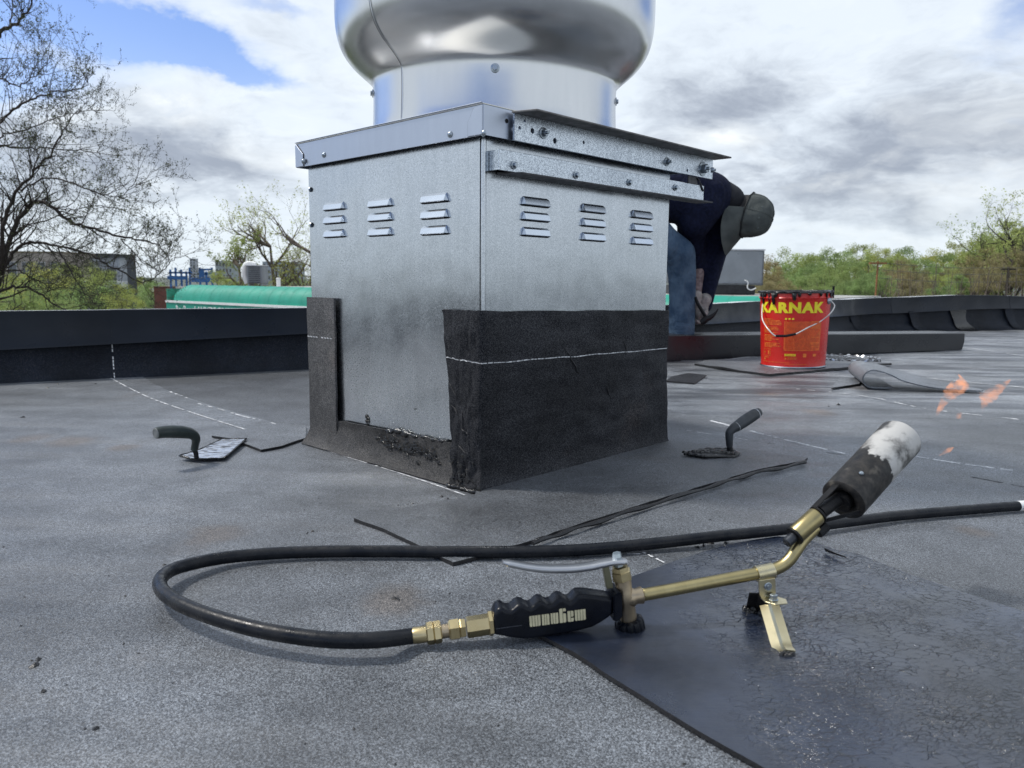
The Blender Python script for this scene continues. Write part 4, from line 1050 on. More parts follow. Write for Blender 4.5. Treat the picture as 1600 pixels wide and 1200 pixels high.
# ================================================================== EXHAUST FAN on top of the box
fan = thing('exhaust_fan', 'spun aluminium exhaust fan with bulging round housing mounted on top of the metal box', 'exhaust fan', tuple(CC + Vector((0, 0, BoxH))), CA)
FM = Bm.copy()
WM[fan.name] = Bm; fan_off = Matrix.Translation((0, 0, -BoxH))
def fpart(name, me, mat, par=None, **k):
    """vertices in box coordinates"""
    o = part(name, me, mat, par or fan, local=True, **k)
    if par is None: o.matrix_parent_inverse = fan_off
    return o
zc0 = bl(778, 215, 'y', -.02).z; zc1 = bl(778, 167, 'y', -.02).z; OV = .020
cx0, cx1, cy0, cy1 = -OV, BoxR + OV, -OV, BoxL + OV
mb = MB(); t_ = .0016
mb.box((cx0, cy0, zc0), (cx1, cy0 + t_, zc1 - .0005)); mb.box((cx0, cy0 + t_ + .0003, zc0), (cx0 + t_, cy1, zc1 - .0005)); mb.box((cx0 + t_ + .0003, cy1 - t_, zc0), (cx1, cy1, zc1 - .0005)); mb.box((cx1 - t_, cy0 + t_ + .0003, zc0), (cx1, cy1 - t_ - .0003, zc1 - .0005))
capo = fpart('curb_cap', mb.me(bevel=.0006), cap_m)
fpart('cap_top', MB().box((cx0 + .0001, cy0 + .0001, zc1), (cx1 - .0001, cy1 - .0001, zc1 + .0016)).me(), metal('sun_brightened_cap_top', (.74, .73, .70), (.86, .85, .82), .5, .62, 900), capo)  # top colour brightened to stand for sunlight, which the fan bowl reflects
# folded corner tabs: lapped gusset on the left side near the front corner and at the far left corner
def tab(y0, y1, slant):
    mb = MB(); e = cx0 - .0026
    if slant > 0: poly = [(e, y0, zc0 + .001), (e, y1, zc0 + .001), (e, y1, zc1 - .018 - (.012)), (e, (y0 + y1) / 2 + .004, zc1 - .006), (e, y0 + .0, zc1 - .002)]
    else: poly = [(e, y0, zc0 + .001), (e, y1, zc0 + .001), (e, y1, zc1 - .002), (e, y1 - .006, zc1 - .003), (e, y0, zc1 - .026)]
    mb.prism(poly, (.0024, 0, 0)); o = fpart('corner_tab', mb.me(fix=True, bevel=.0005), cap_m, capo); k_ = [Vector(q) + Vector((.0018, 0, 0)) for q in poly]; sl = [k_[1] + Vector((0, .0008, 0)), k_[2] + Vector((0, .0008, 0)), k_[3] + Vector((0, .0004, .0008))] if slant > 0 else [k_[0] - Vector((0, .0008, 0)), k_[4] - Vector((0, .0008, 0)), k_[3] + Vector((0, -.0004, .0008))]; part('lap_line', MB().tube(sl, .0007, 5).me(), dsteel_m, o, local=True); return o
tab(cy0 + .001, cy0 + .040, 1); tab(cy1 - .034, cy1 - .001, -1)
mb = MB().box((cx0 - .004, cy0 + .002, zc1 + .0018), (cx0 + .0008, cy1 - .002, zc1 + .0034)); fpart('drip_edge', mb.me(bevel=.0006), cap_m, capo)
def dome(par, x, y, r, axis, val, d):
    p = bl(x, y, axis, val)
    mb = MB().lathe([(r * 1.25, 0), (r * 1.2, .001), (r, .0012), (r * .8, r * .55), (r * .4, r * .8), (0, r * .86)], 16, axis_m(p, d)); return part('screw', mb.me(), bolt_m, par, local=True, smooth=40)
for x, y in ((506, 242), (703, 210)): dome(capo, x, y, .0052, 'x', cx0 - .0004, (-1, 0, 0))
for x, y in ((756, 208), (474, 252)): dome(capo, x, y, .0052, 'x', cx0 - .0036, (-1, 0, 0))
for x, y in ((792, 189),):
    p = bl(x, y, 'y', cy0 - .0006); fpart('bolt_hole', MB().lathe([(0, .0), (.0042, 0)], 16, axis_m(p, (0, -1, 0))).me(), hole_m, capo)
# hinge angle beam bolted in front of the cap
b0 = bl(803, 215, 'y', -.030); b1 = bl(803, 176, 'y', -.030); b2 = bl(1112, 283, 'y', -.030); b3 = bl(1112, 250, 'y', -.030)
zb1, zt1 = (b0.z + b2.z) / 2, (b1.z + b3.z) / 2
pl = MB().box((b0.x, -.0315, zb1), (b2.x, -.0270, zt1)).me()
cutm = MB()
for x, y, r in ((820, 189, .0028), (812, 200, .0036), (832, 204.5, .0052), (867, 220, .0055), (912, 222.5, .0035), (1074, 266.5, .0042)):
    p = bl(x, y, 'y', -.0315); cutm.lathe([(0, -.01), (r, -.01), (r, .02), (0, .02)], 20, axis_m((p.x, -.0315, p.z), (0, -1, 0)))
pl = cut(pl, cutm.me(fix=True)); beam = fpart('hinge_angle', pl, galvb_m)
mb = MB(); mb.prism([(b0.x - .004, -.0272, zt1 + .0004), (b0.x + .012, -.076, zt1 + .0004), (b2.x + .012, -.076, zt1 + .0004), (b2.x + .012, -.0272, zt1 + .0004)], (0, 0, .0035)); fpart('angle_flange', mb.me(fix=True, bevel=.0006), simple('shade_darkened_flange', (.17, .165, .16), .55, .7, nsc=30), beam)  # same beam, coloured dark: the shade of the flange's underside is painted in
for x, y, r in ((849, 208, .0072), (1042, 253, .0066)):
    p = bl(x, y, 'y', -.0318); hexbolt(beam, (p.x, -.0316, p.z), (0, -1, 0), r, .007, washer=r * 1.5, stud=r * .45)
p = bl(1098, 264, 'y', -.0318); hexbolt(beam, (p.x, -.0316, p.z), (0, -1, 0), .0115, .012, washer=.0175, stud=.004)
p2 = Vector((p.x + .016, -.045, p.z - .002)); hexbolt(beam, p2, (.5, -.8, 0), .0068, .008, stud=.003)
mb = MB(); rr = random.Random(3)
P = [Vector((p.x - .016 + i * .006, -.028 + .0, zb1 - .002 - i * .006)) for i in range(6)]
mb.tube(catmull(P, 3), .0022, 6); mb.box((p.x - .055, -.026, zb1 - .022), (p.x - .012, -.0235, zb1 - .001)); fpart('hinge_pivot', mb.me(), dsteel_m, beam)
# housing (lathe)
FC = Bi @ Vector((-.046, 1.875, 0)); FZ = Matrix.Translation((FC.x, FC.y, 0))
prof = [(.293, zc1 + .0022), (.285, zc1 + .006), (.282, .79), (.282, .836), (.284, .846), (.293, .857), (.310, .872), (.330, .888), (.346, .906), (.357, .926), (.363, .950), (.3655, .975), (.366, 1.01), (.365, 1.12), (.363, 1.20)]
hs = fpart('housing', bake(MB().lathe(prof, 128, FZ).me(), [('SUBSURF', dict(levels=1, render_levels=1)), ('SOLIDIFY', dict(thickness=.0016, offset=-1))]), spun_m, smooth=180)
top = [(.363, 1.203), (.370, 1.208), (.370, 1.225), (.36, 1.25), (.30, 1.31), (.18, 1.36), (0, 1.38)]
fpart('motor_dome', MB().lathe(top, 96, FZ).me(), spun_m, smooth=180)
ax_w = (Bm @ Vector((FC.x, FC.y, 0))); camdir = Vector((0, 0, 0)) - Vector((ax_w.x, ax_w.y, 0)); base_az = math.atan2(camdir.y, camdir.x) - CA
def houspt(az, i, o=0.0):
    r, z = prof[i]; return Vector((FC.x + math.cos(az) * (r + o), FC.y + math.sin(az) * (r + o), z))
seam_az = base_az - R(43.5)
P = catmull([houspt(seam_az, i, .0004) for i in range(1, len(prof))], 4); mb = MB(); mb.tube(P, .0009, 6)
P2 = [q + Vector((math.cos(seam_az + 1.57), math.sin(seam_az + 1.57), 0)) * .0022 for q in P]
fpart('seam', mb.me(), dsteel_m, hs); fpart('seam_lap', MB().tube(P2, .0013, 6).me(), spun_m, hs, smooth=180)
def houbolt(az, r, z):
    d = Vector((math.cos(az), math.sin(az), 0)); p = Vector((FC.x, FC.y, z)) + d * (r + .0008); return hexbolt(hs, p, d, .0055, .004, washer=.009)
zb_b = .845
houbolt(base_az, .282, .822)
for s_ in (-1, 1): houbolt(base_az + s_ * R(79), .282, .812 if s_ > 0 else .822); houbolt(base_az + s_ * R(78), .3655, 1.05); houbolt(base_az + s_ * R(140), .282, .82)

# ================================================================== MEMBRANE PIECES LYING ON THE ROOF
def flat_piece(name, label, pts, z=.0, th=.004, mat=(roof2_m, bit_m), jit=.0012, seed=0, cat='membrane offcut', group=None, top_i=0, sink=0.0, warp=0.0):
    P = [gp(p[0], p[1], z) for p in pts]; P = resample_closed(P, .025, jit, seed)
    if sum(a.x * b.y - b.x * a.y for a, b in zip(P, P[1:] + P[:1])) < 0: P = P[::-1]
    if warp: P = [Vector((p.x, p.y, p.z + max(0, noise.noise(p * 4 + Vector((seed, 0, 0)))) * warp)) for p in P]
    mb = MB(); mb.prism([p + Vector((0, 0, .0004)) for p in P], (0, 0, th), mi=0, side=1)
    bm = bmesh.new(); me_ = mb.me(); o = part(name, me_, list(mat)); return tag(o, label, cat, group)
flat_piece('membrane_sheet', 'pointed grey membrane sheet laid against the front of the metal box', [(553, 815), (600, 832), (640, 851), (708, 885), (770, 868), (835, 849), (900, 826), (1000, 794), (1110, 760), (1180, 739), (1255, 724), (1262, 719), (1120, 700), (1047, 692), (1000, 690), (760, 745), (742, 778), (650, 795)], seed=3, th=.006, mat=(granule('darker_cap_sheet', bright=.74, warm=.15), bit_m), cat='membrane sheet', jit=.002)
# raised cut edge along that sheet: a thin strip of trimmed membrane
P = [gp(x, y, .006) + Vector((0, 0, .0)) for x, y in ((832, 850), (866, 838), (900, 827), (950, 811), (1000, 795), (1055, 778), (1110, 761), (1145, 750), (1180, 740), (1220, 732), (1258, 723))]
mb = MB(); mb.tube([p + Vector((0, 0, .0012 + .0015 * math.sin(i))) for i, p in enumerate(catmull(P, 4))], [.0035 + .001 * math.sin(i * 1.3) for i in range(len(catmull(P, 4)))], 6)
tag(part('trimmed_strip', mb.me(), bit_m), 'thin dark trimmed strip of membrane running diagonally in front of the box', 'membrane strip')
flat_piece('membrane_offcut', 'grey membrane flap with black cut edge between left trowel and the box', [(331, 684), (360, 688), (408, 706), (440, 700), (478, 687), (478, 668), (436, 664), (380, 674)], seed=5, z=.001, jit=.001, th=.005)
blk = flat_piece('bitumen_sheet', 'large shiny black cracked membrane sheet lying face down at lower right', [(829, 991), (905, 950), (988, 906), (1025, 893), (1060, 880), (1130, 858), (1180, 848), (1215, 843), (1262, 848), (1300, 862), (1345, 872), (1420, 903), (1500, 930), (1600, 962), (1800, 1020), (1800, 1330), (1390, 1330), (1180, 1201), (1090, 1150), (1000, 1093), (920, 1041), (870, 1012)], z=.001, seed=6, mat=(under_m, bit_m), jit=.0015, cat='membrane sheet', th=.005)
tag(part('lifted_edge', MB().prism([gp(1288, 858, .012), gp(1305, 866, .012), gp(1322, 872, .011), gp(1290, 862, .008)], (0, 0, .002)).me(fix=True), tar_m, blk), None)
flat_piece('membrane_offcut', 'flat grey membrane square under the red pail', [(1085, 571), (1140, 580), (1203, 588), (1260, 583), (1320, 577), (1393, 571.5), (1330, 564), (1200, 560), (1100, 566)], z=-.013, seed=7, th=.010, jit=.004, warp=.02)
flat_piece('membrane_offcut', 'small dark four sided membrane scrap right beside the box', [(1040, 597), (1085, 601), (1104, 588), (1076, 585), (1050, 590)], z=-.009, seed=8, th=.006, mat=(flash_m, bit_m))
flat_piece('membrane_offcut', 'small pale triangular membrane scrap left of the curled piece', [(1299, 608), (1342, 601.5), (1348, 590), (1330, 592), (1312, 592)], z=-.009, seed=9, th=.005)
# curled piece
cp0 = gp(1343, 606, -.009); v, f = [], []
prof_c = [(.115, .004), (.07, .002), (.03, .004), (.006, .018), (-.003, .040), (.006, .062), (.028, .074), (.055, .071), (.10, .056), (.16, .038), (.23, .022), (.31, .011), (.40, .006), (.50, .004)]
near = gp(1346, 606, -.009); rdir = (gp(1532, 613, -.009) - near); rdir.z = 0; RL = rdir.length; rdir.normalize(); bdir = Vector((-rdir.y, rdir.x, 0))
NB = 12
pc = catmull([Vector((a / .5 * RL if a > .12 else a * 1.0, 0, b)) for a, b in prof_c], 4)
for i in range(NB + 1):
    s = i / NB
    for j, q in enumerate(pc):
        fx = j / (len(pc) - 1); depth = (.40 * (1 - fx ** 2 * .92)); sk = -.06 * math.sin(fx * 3.0) * (1 - s)
        p = near + rdir * (q.x + s * .02) + bdir * (s * depth + sk * .6 + nz(q.x, s, 3, 12) * .004); p.z = -.009 + q.z + .045 * math.sin(s * 1.6) * (fx > .55) * min(1, (fx - .55) * 4) * max(0, 1 - (fx - .55) / .45) + .001; v.append(p)
K3 = len(pc)
for i in range(NB):
    for j in range(K3 - 1): k = i * K3 + j; f.append((k, k + 1, k + K3 + 1, k + K3))
tag(part('curled_offcut', bake(mesh(v, f), [('SOLIDIFY', dict(thickness=.005, offset=0))]), granule('curled_granule', bright=1.35), smooth=60), 'curled over grey membrane piece lying right of the red pail', 'membrane offcut')

def blade_mat(th=.48):
    m, gg, b = newmat('smeared_metal'); o = gg.n('ShaderNodeTexCoord').outputs['Object']; f_ = gg.ramp(gg.noise(gg.map(o, sc=(1, 3, 1), rot=(0, 0, .8)), 38, 6, .65), th, th + .08)
    gg.put(b.inputs['Base Color'], gg.mix(f_, (.62, .64, .68), (.03, .03, .035))); gg.put(b.inputs['Metallic'], gg.ramp(f_, 0, 1, .9, 0)); gg.put(b.inputs['Roughness'], gg.ramp(f_, 0, 1, .22, .3)); bump(gg, b, gg.noise(o, 70, 4), .5, .002); return m
# ================================================================== LOOSE COPING, PAIL, LID
a0 = gp(1030, 566, -.017); a1 = gp(1505, 547.5, -.017); dd = (a1 - a0).normalized(); nn = Vector((-dd.y, dd.x, 0)); a0 = a0 - dd * .55; Lc = (a1 - a0).length
M = Matrix(((dd.x, nn.x, 0, a0.x), (dd.y, nn.y, 0, a0.y), (0, 0, 1, -.017), (0, 0, 0, 1)))
lc = thing('loose_coping', 'loose dark folded metal coping length lying on the roof behind the pail', 'metal coping', tuple(a0 + dd * Lc / 2))
v, f = [], []; n = 40
for i in range(n + 1):
    x = Lc * i / n; h = .148 - .038 * (i / n); w = nz(x, 0, 1, 2.2) * .006 + nz(x, 0, 1, 8) * .0015; cutx = -.012 if i == n else 0
    for (y, z) in ((.014, .001), (.0 + w * .2, .006), (w, h * .5), (w * .3, h - .004), (.004, h), (.12, h + .004), (.235, h), (.24, h * .5), (.24, .002)): p = M @ Vector((x + (cutx if z < .02 else 0), y, z)); v.append(p)
for i in range(n):
    for j in range(8): k = i * 9 + j; f.append((k, k + 9, k + 10, k + 1))
part('channel', bake(mesh(v, f), [('SOLIDIFY', dict(thickness=.0012, offset=-1))]), cop2_m, lc, smooth=40)

red_m = simple('red_pail_paint', (.60, .016, .010), .30, nsc=6, var=.05, spec=.55)
yel_m = simple('yellow_print', (.85, .72, .02), .45, nsc=30, var=.04)
org_m = simple('orange_print', (.74, .13, .018), .45, nsc=60, var=.10)
orl_m = simple('light_orange_print', (.80, .20, .03), .45, nsc=60, var=.10)
PC = gp(1241, 577, -.003); PC = Vector((PC.x + .047, PC.y + .152, -.0035 + .0025))
pail = thing('metal_pail', 'red metal pail with yellow lettering and wire handle standing on membrane', 'pail', tuple(PC))
PM = Matrix.Translation(PC) @ Matrix.Rotation(R(-1.2), 4, 'Y')
RB, RT, HP = .149, .163, .358
def prad(z): return RB + (RT - RB) * z / HP
pr = [(0, .006), (RB - .01, .006), (RB - .004, .0), (RB + .002, .004), (RB, .012)] + [(prad(z), z) for z in (.06, .12, .18, .24, .30, .325)] + [(RT + .001, .328), (RT + .005, .333), (RT + .001, .338), (RT - .001, .345), (RT, HP)]
pb = part('body', bake(MB().lathe(pr, 96, PM).me(), [('SOLIDIFY', dict(thickness=.0012, offset=-1))]), red_m, pail, smooth=40)
part('rim', MB().lathe([(RT - .006, HP - .004), (RT - .006, HP + .004), (RT, HP + .008), (RT + .006, HP + .004), (RT + .006, HP - .003), (RT, HP - .004)], 72, PM).me(), tar_m, pail, smooth=60)
part('bottom_seam', MB().lathe([(RB + .0025, .0), (RB + .0045, .004), (RB + .0025, .008)], 72, PM).me(), bolt_m, pail)
part('tar_fill', MB().lathe([(0, HP - .03), (RT - .004, HP - .028)], 48, PM).me(), tar_m, pail)
mb = MB(); rr = random.Random(31)
camaz = math.atan2(-PC.y, -PC.x)
def cyl(az, z, o=0.0): r = prad(min(z, HP)) + o; return PM @ Vector((math.cos(az) * r, math.sin(az) * r, z))
for k in range(110):
    az = rr.uniform(0, 6.283); mb.lathe([(0, .004), (.004, .003), (.006, 0), (.004, -.004)], 8, Matrix.Translation(cyl(az, HP, rr.uniform(-.002, .006)) + Vector((0, 0, rr.uniform(.0, .006)))) @ Matrix.Diagonal((rr.uniform(.6, 2), rr.uniform(.6, 2), rr.uniform(.5, 1.3), 1)))
def drip(daz, L, w): mb.tube([cyl(camaz + daz, HP - .002, .005), cyl(camaz + daz, HP - L * .5, .004), cyl(camaz + daz + .01, HP - L, .003)], [w, w * .85, w * .6], 8)
for daz, L, w in ((-1.05, .055, .007), (-.95, .025, .006), (-.62, .055, .010), (-.55, .02, .012), (-.78, .07, .003), (-.02, .035, .012), (.12, .018, .009), (.4, .012, .01), (.75, .016, .008), (1.0, .03, .006), (-1.2, .03, .006), (1.25, .05, .006)): drip(daz, L, w)
part('tar_drips', mb.me(), tar_m, pail, smooth=180)
def pail_text(s, az0, z0, size, sx, off, mat, name, ex=.0006, sp=1.0):
    vv, ff = text_geo(s, size, ex, off, sp)
    # subdivide so that the print follows the curve
    m0 = mesh(vv, ff); bm = bmesh.new(); bm.from_mesh(m0); bmesh.ops.triangulate(bm, faces=bm.faces)
    for _ in range(2):
        bmesh.ops.subdivide_edges(bm, edges=[e for e in bm.edges if e.calc_length() > .012], cuts=1, use_grid_fill=False); bmesh.ops.triangulate(bm, faces=bm.faces)
    bm.to_mesh(m0); bm.free()
    for q in m0.vertices: q.co = cyl(az0 + q.co.x * sx / RT, z0 + q.co.y, .0012 + max(0, q.co.z))
    return part(name, m0, mat, pb)
def pail_rect(azs, zs, mat, name, o=.0008, mbx=None):
    m_ = mbx or MB(); n = max(1, int(abs(azs[1] - azs[0]) / .08)); vs_ = []
    for i in range(n + 1):
        a = azs[0] + (azs[1] - azs[0]) * i / n; vs_ += [cyl(a, zs[0], o), cyl(a, zs[1], o)]
    m_.add(vs_, [(2 * i, 2 * i + 2, 2 * i + 3, 2 * i + 1) for i in range(n)])
    return m_ if mbx is not None else part(name, m_.me(), mat, pb)
pail_text('KARNAK', camaz - .14, .286, .064, 1.14, .0036, yel_m, 'lettering', sp=1.16)
# two columns of small print on orange grounds
mb = MB()
pail_rect((camaz - .28, camaz + .86), (.085, .225), org_m, 'print_panel')
rr = random.Random(41); lz = .236; words2 = ['ROOF AND FOUNDATION COATING', 'USE ON DRY OR DAMP SURFACES', 'APPLY BY BRUSH OR TROWEL', 'STORE IN A COOL DRY PLACE']
mb1 = MB(); mb2 = MB()
for i in range(22):
    z = .232 - i * .0064
    if i in (5, 11, 17): continue
    a = camaz - 1.02; end = camaz - .36 - rr.choice((0, .05, .12, .3))
    while a < end - .04:
        w = rr.uniform(.03, .10); pail_rect((a, min(a + w, end)), (z, z + rr.choice((.0028, .0036))), None, '', .0009, mb1); a += w + .008
for i in range(23):
    z = .228 - i * .0062; a = camaz - .25 + (0 if i % 5 else .0); end = camaz + .82 - rr.choice((0, .0, .08, .3))
    while a < end - .03:
        w = rr.uniform(.02, .09); pail_rect((a, min(a + w, end)), (z, z + .0024), None, '', .0013, mb2); a += w + .012
part('small_print', mb1.me(), orl_m, pb); part('small_print', mb2.me(), red_m, pb)
pail_rect((camaz - .26, camaz - .20), (.232, .240), yel_m, 'symbol'); pail_rect((camaz - .16, camaz - .10), (.232, .240), yel_m, 'symbol'); pail_rect((camaz - .06, camaz + .0), (.232, .240), yel_m, 'symbol')
pail_rect((camaz - .25, camaz + .08), (.060, .070), yel_m, 'badge'); pail_rect((camaz - .22, camaz + .05), (.0635, .0665), org_m, 'badge_text', .0013)
pail_rect((camaz + .30, camaz + .40), (.055, .072), orl_m, 'symbol'); pail_rect((camaz + .62, camaz + .74), (.058, .070), orl_m, 'symbol')
mb = MB()
for a_, b_, c_, d_ in ((-1.06, -.74, .088, .0895), (-1.06, -.74, .056, .0575), (-1.06, -1.045, .056, .0895), (-.755, -.74, .056, .0895), (-.84, -.79, .063, .082), (-1.02, -.96, .07, .076), (-1.04, -.80, .047, .050), (-1.04, -.95, .036, .044), (-1.1, -.1, .027, .0285), (-.25, .45, .020, .0215), (-.16, .12, .050, .0525), (-.16, .10, .044, .0465), (-.24, -.19, .043, .051)):
    pail_rect((camaz + a_, camaz + b_), (c_, d_), None, '', .001, mb)
part('small_print', mb.me(), orl_m, pb)
# wire handle with ears
azR = camaz + 1.18; azL = azR - math.pi
for a in (azR, azL):
    e = cyl(a, .318, .001); ear = part('handle_ear', MB().lathe([(.017, 0), (.016, .004), (.010, .010), (.0, .011)], 16, axis_m(e, (math.cos(a), math.sin(a), 0))).me(), bolt_m, pail, smooth=60)
eR = cyl(azR, .318, .010); eL = cyl(azL, .318, .010)
cg = dp(1227, 525, (PC + Vector((math.cos(camaz), math.sin(camaz), 0)) * (RT + .012)).y)
hp = [dp(1193, 466, PC.y + .03), dp(1191.5, 476, PC.y - .01), dp(1190.5, 489, PC.y - .05), dp(1192, 501, PC.y - .09), dp(1200, 514, PC.y - .15), dp(1212, 525, PC.y - .178), dp(1228, 525, PC.y - .186), dp(1243, 522, PC.y - .184), dp(1262, 512, PC.y - .17), dp(1282, 502, PC.y - .14), dp(1297, 490, eR.y - .04), dp(1304, 478, eR.y - .01), eR]
part('wire_handle', MB().tube(catmull(hp, 5), .0028, 8).me(), simple('white_wire', (.70, .70, .68), .35, .3, nsc=20, var=.05), pail, smooth=180)
part('grip', MB().tube([hp[5], hp[6], hp[7]], .0062, 10).me(), black_m, pail, smooth=60)
sb = dp(1303, 447, PC.y + .05); st = thing('scraper_handle', 'small dark tool handle sticking up behind the rim of the red pail', 'tool', (sb.x, sb.y, PC.z + .3))
part('shaft', MB().box((sb.x - .005, sb.y, PC.z + .33), (sb.x + .005, sb.y + .006, sb.z)).me(bevel=.001), soot_m, st)
# lid
LC = gp(1330, 566, -.015); LC = Vector((LC.x, LC.y + .08, -.0165))
v, f = [], []; n = 96; rings = [(0, .016), (.10, .016), (.118, .020), (.125, .010), (.150, .010), (.158, .022)]
lid = thing('pail_lid', 'crimped pail lid smeared with tar beside the red pail', 'lid', tuple(LC))
for (r, z) in rings + [(.172, .020), (.176, .004)]:
    for j in range(n):
        a = 2 * math.pi * j / n; k = (1 + .03 * math.cos(a * 24)) if r > .155 else 1; zz2 = z + (.004 * math.cos(a * 24) if r > .155 else 0)
        v.append(LC + Vector((math.cos(a) * r * k, math.sin(a) * r * k, zz2)))
for i in range(7):
    for j in range(n): a, b = i * n + j, i * n + (j + 1) % n; f.append((a, b, b + n, a + n))
part('disc', mesh(v, f), blade_mat(.42), lid, smooth=50)
mb = MB(); rr = random.Random(6)
for k in range(46):
    a = rr.uniform(0, 6.28); r = rr.choice((rr.uniform(.15, .178), rr.uniform(.0, .15))); mb.lathe([(0, .006), (.008, .005), (.012, .0)], 8, Matrix.Translation(LC + Vector((math.cos(a) * r, math.sin(a) * r, .012))) @ Matrix.Diagonal((rr.uniform(.5, 1.6), rr.uniform(.5, 1.6), rr.uniform(.5, 1.3), 1)))
part('tar', mb.me(), tar_m, lid, smooth=180)

# ================================================================== TROWELS
def cone_tube(P, rs, n=16): return MB().tube(P, rs, n).me()
dgreen_m = simple('dark_green_grip', (.020, .030, .028), .42, nsc=30, bsc=300, bst=.1)
tr1 = thing('trowel', 'trowel with dark green handle and shiny tar streaked blade left of the box', 'trowel', tuple(gp(308, 716)))
zb3 = .0065
P = [gp(x, y, zb3 + dz) for x, y, dz in ((280, 712.5, .004), (302, 718, 0), (350, 716.5, 0), (385, 686, .003), (346, 687, .003), (312, 703, .003))]
bl_me = MB().prism(P[::-1], (0, 0, .0014)).me(fix=True)
part('blade', bl_me, blade_mat(), tr1)
mb = MB(); q = P + [P[0]]
for a, b in zip(q[:-1], q[1:]):
    k = 7; pts = [a.lerp(b, i / k) + Vector((0, 0, .0008)) for i in range(k + 1)]; mb.tube(pts, [.0012 + .0014 * abs(math.sin(i * 2.1 + a.x * 90)) for i in range(k + 1)], 6)
part('tar_edge', mb.me(), tar_m, tr1, smooth=180)
g0 = gp(306, 717, .008); yb = g0.y
S = [dp(307, 716, yb), dp(306, 708, yb + .002), dp(303, 700, yb + .002)]
part('shank', cone_tube(catmull(S, 4), .0052, 12), soot_m, tr1, smooth=60)
Hh = [dp(303.5, 703, yb + .002), dp(305.5, 693, yb), dp(306, 685, yb - .004), dp(300, 678.5, yb - .012), dp(288, 675.5, yb - .026), dp(272, 674.5, yb - .044), dp(256, 675, yb - .06), dp(248, 676, yb - .068), dp(243.5, 677, yb - .073)]
hr = catmull([Vector((r, 0, 0)) for r in (.0078, .0082, .0095, .0115, .0132, .0138, .0130, .0126, .0118)], 4)
hm = part('handle', cone_tube(catmull(Hh, 4), [q.x for q in hr], 20), dgreen_m, tr1, smooth=70)
ed = (Hh[-1] - Hh[-2]).normalized(); part('end_cap', MB().lathe([(.0118, -.0005), (.0112, .0015), (.008, .0022), (.0078, .0016), (0, .0016)], 24, axis_m(Hh[-1], ed)).me(), simple('grey_cap', (.16, .17, .17), .5), hm, smooth=40)
tr2 = thing('trowel', 'tar blackened trowel with upright dark grey handle right of the box', 'trowel', tuple(gp(1130, 712, .006)))
zq = .0078
P = [gp(x, y, zq + dz) for x, y, dz in ((1069, 708.5, .004), (1100, 713.5, .003), (1148, 713.5, .0), (1154, 709, .0), (1143, 702, .003), (1100, 701.5, .004))]
part('blade', MB().prism(P[::-1], (0, 0, .002)).me(fix=True), soot_m, tr2)
mb = MB(); rr = random.Random(8)
for k in range(120):
    a = rr.random(); b = rr.random(); p = P[0].lerp(P[3], a).lerp(P[4].lerp(P[2], a), rr.uniform(-.1, .9) * .8); mb.lathe([(0, .0028), (.0035, .002), (.005, -.001)], 7, Matrix.Translation(p + Vector((0, 0, .003))) @ Matrix.Diagonal((rr.uniform(.4, 1.7), rr.uniform(.4, 1.7), rr.uniform(.4, 1.5), 1)))
q = P + [P[0]]
for a, b in zip(q[:-1], q[1:]): pts = [a.lerp(b, i / 9) for i in range(10)]; mb.tube(pts, [.002 + .0022 * abs(math.sin(i * 2.1 + a.x * 90)) for i in range(10)], 6)
part('tar', mb.me(), tar_m, tr2, smooth=180)
yb = gp(1139, 706, zq).y
S = [dp(1141, 706, yb), dp(1140, 697, yb), dp(1139, 688, yb)]
part('shank', cone_tube(S, [.0085, .0062, .0062], 12), soot_m, tr2, smooth=60)
Hh = [dp(1140, 698, yb), dp(1139.5, 686, yb), dp(1140, 676, yb), dp(1145, 670, yb + .004), dp(1153, 665, yb + .012), dp(1163, 658, yb + .024), dp(1173, 651.5, yb + .036), dp(1181, 646.5, yb + .046), dp(1186, 643.5, yb + .052)]
hr = catmull([Vector((r, 0, 0)) for r in (.0072, .0088, .0095, .0108, .0128, .0140, .0140, .0128, .0100)], 4)
hm = part('handle', cone_tube(catmull(Hh, 4), [q.x for q in hr], 20), simple('dark_grey_grip', (.030, .036, .042), .5, nsc=30, bsc=300, bst=.1), tr2, smooth=70)
ringp = Hh[-2]; ringd = (Hh[-1] - Hh[-2]).normalized(); part('ring', MB().lathe([(.0132, -.001), (.0137, 0), (.0132, .001)], 24, axis_m(ringp, ringd)).me(), chalk_m, hm)
part('ring', MB().lathe([(.0120, -.0008), (.0124, 0), (.0120, .0008)], 24, axis_m(Hh[4] - (Hh[5] - Hh[4]) * .25, (Hh[5] - Hh[4]))).me(), chalk_m, hm)

# ================================================================== TORCH
# the handle and tube lie in one upright plane; T() gives points on it, TN is its normal (towards the viewer)
TA = dp(646, 993, .800); TB = dp(1195, 893, .871); td = Vector((TB.x - TA.x, TB.y - TA.y, 0)).normalized(); TN = Vector((td.y, -td.x, 0))
def TP(x, y, o=0.0): return onplane(x, y, TA, TN) + TN * o
torch = thing('roofing_torch', 'brass and black hand torch with sooty burner cup resting on the black sheet', 'torch', tuple(TP(975, 1003)))
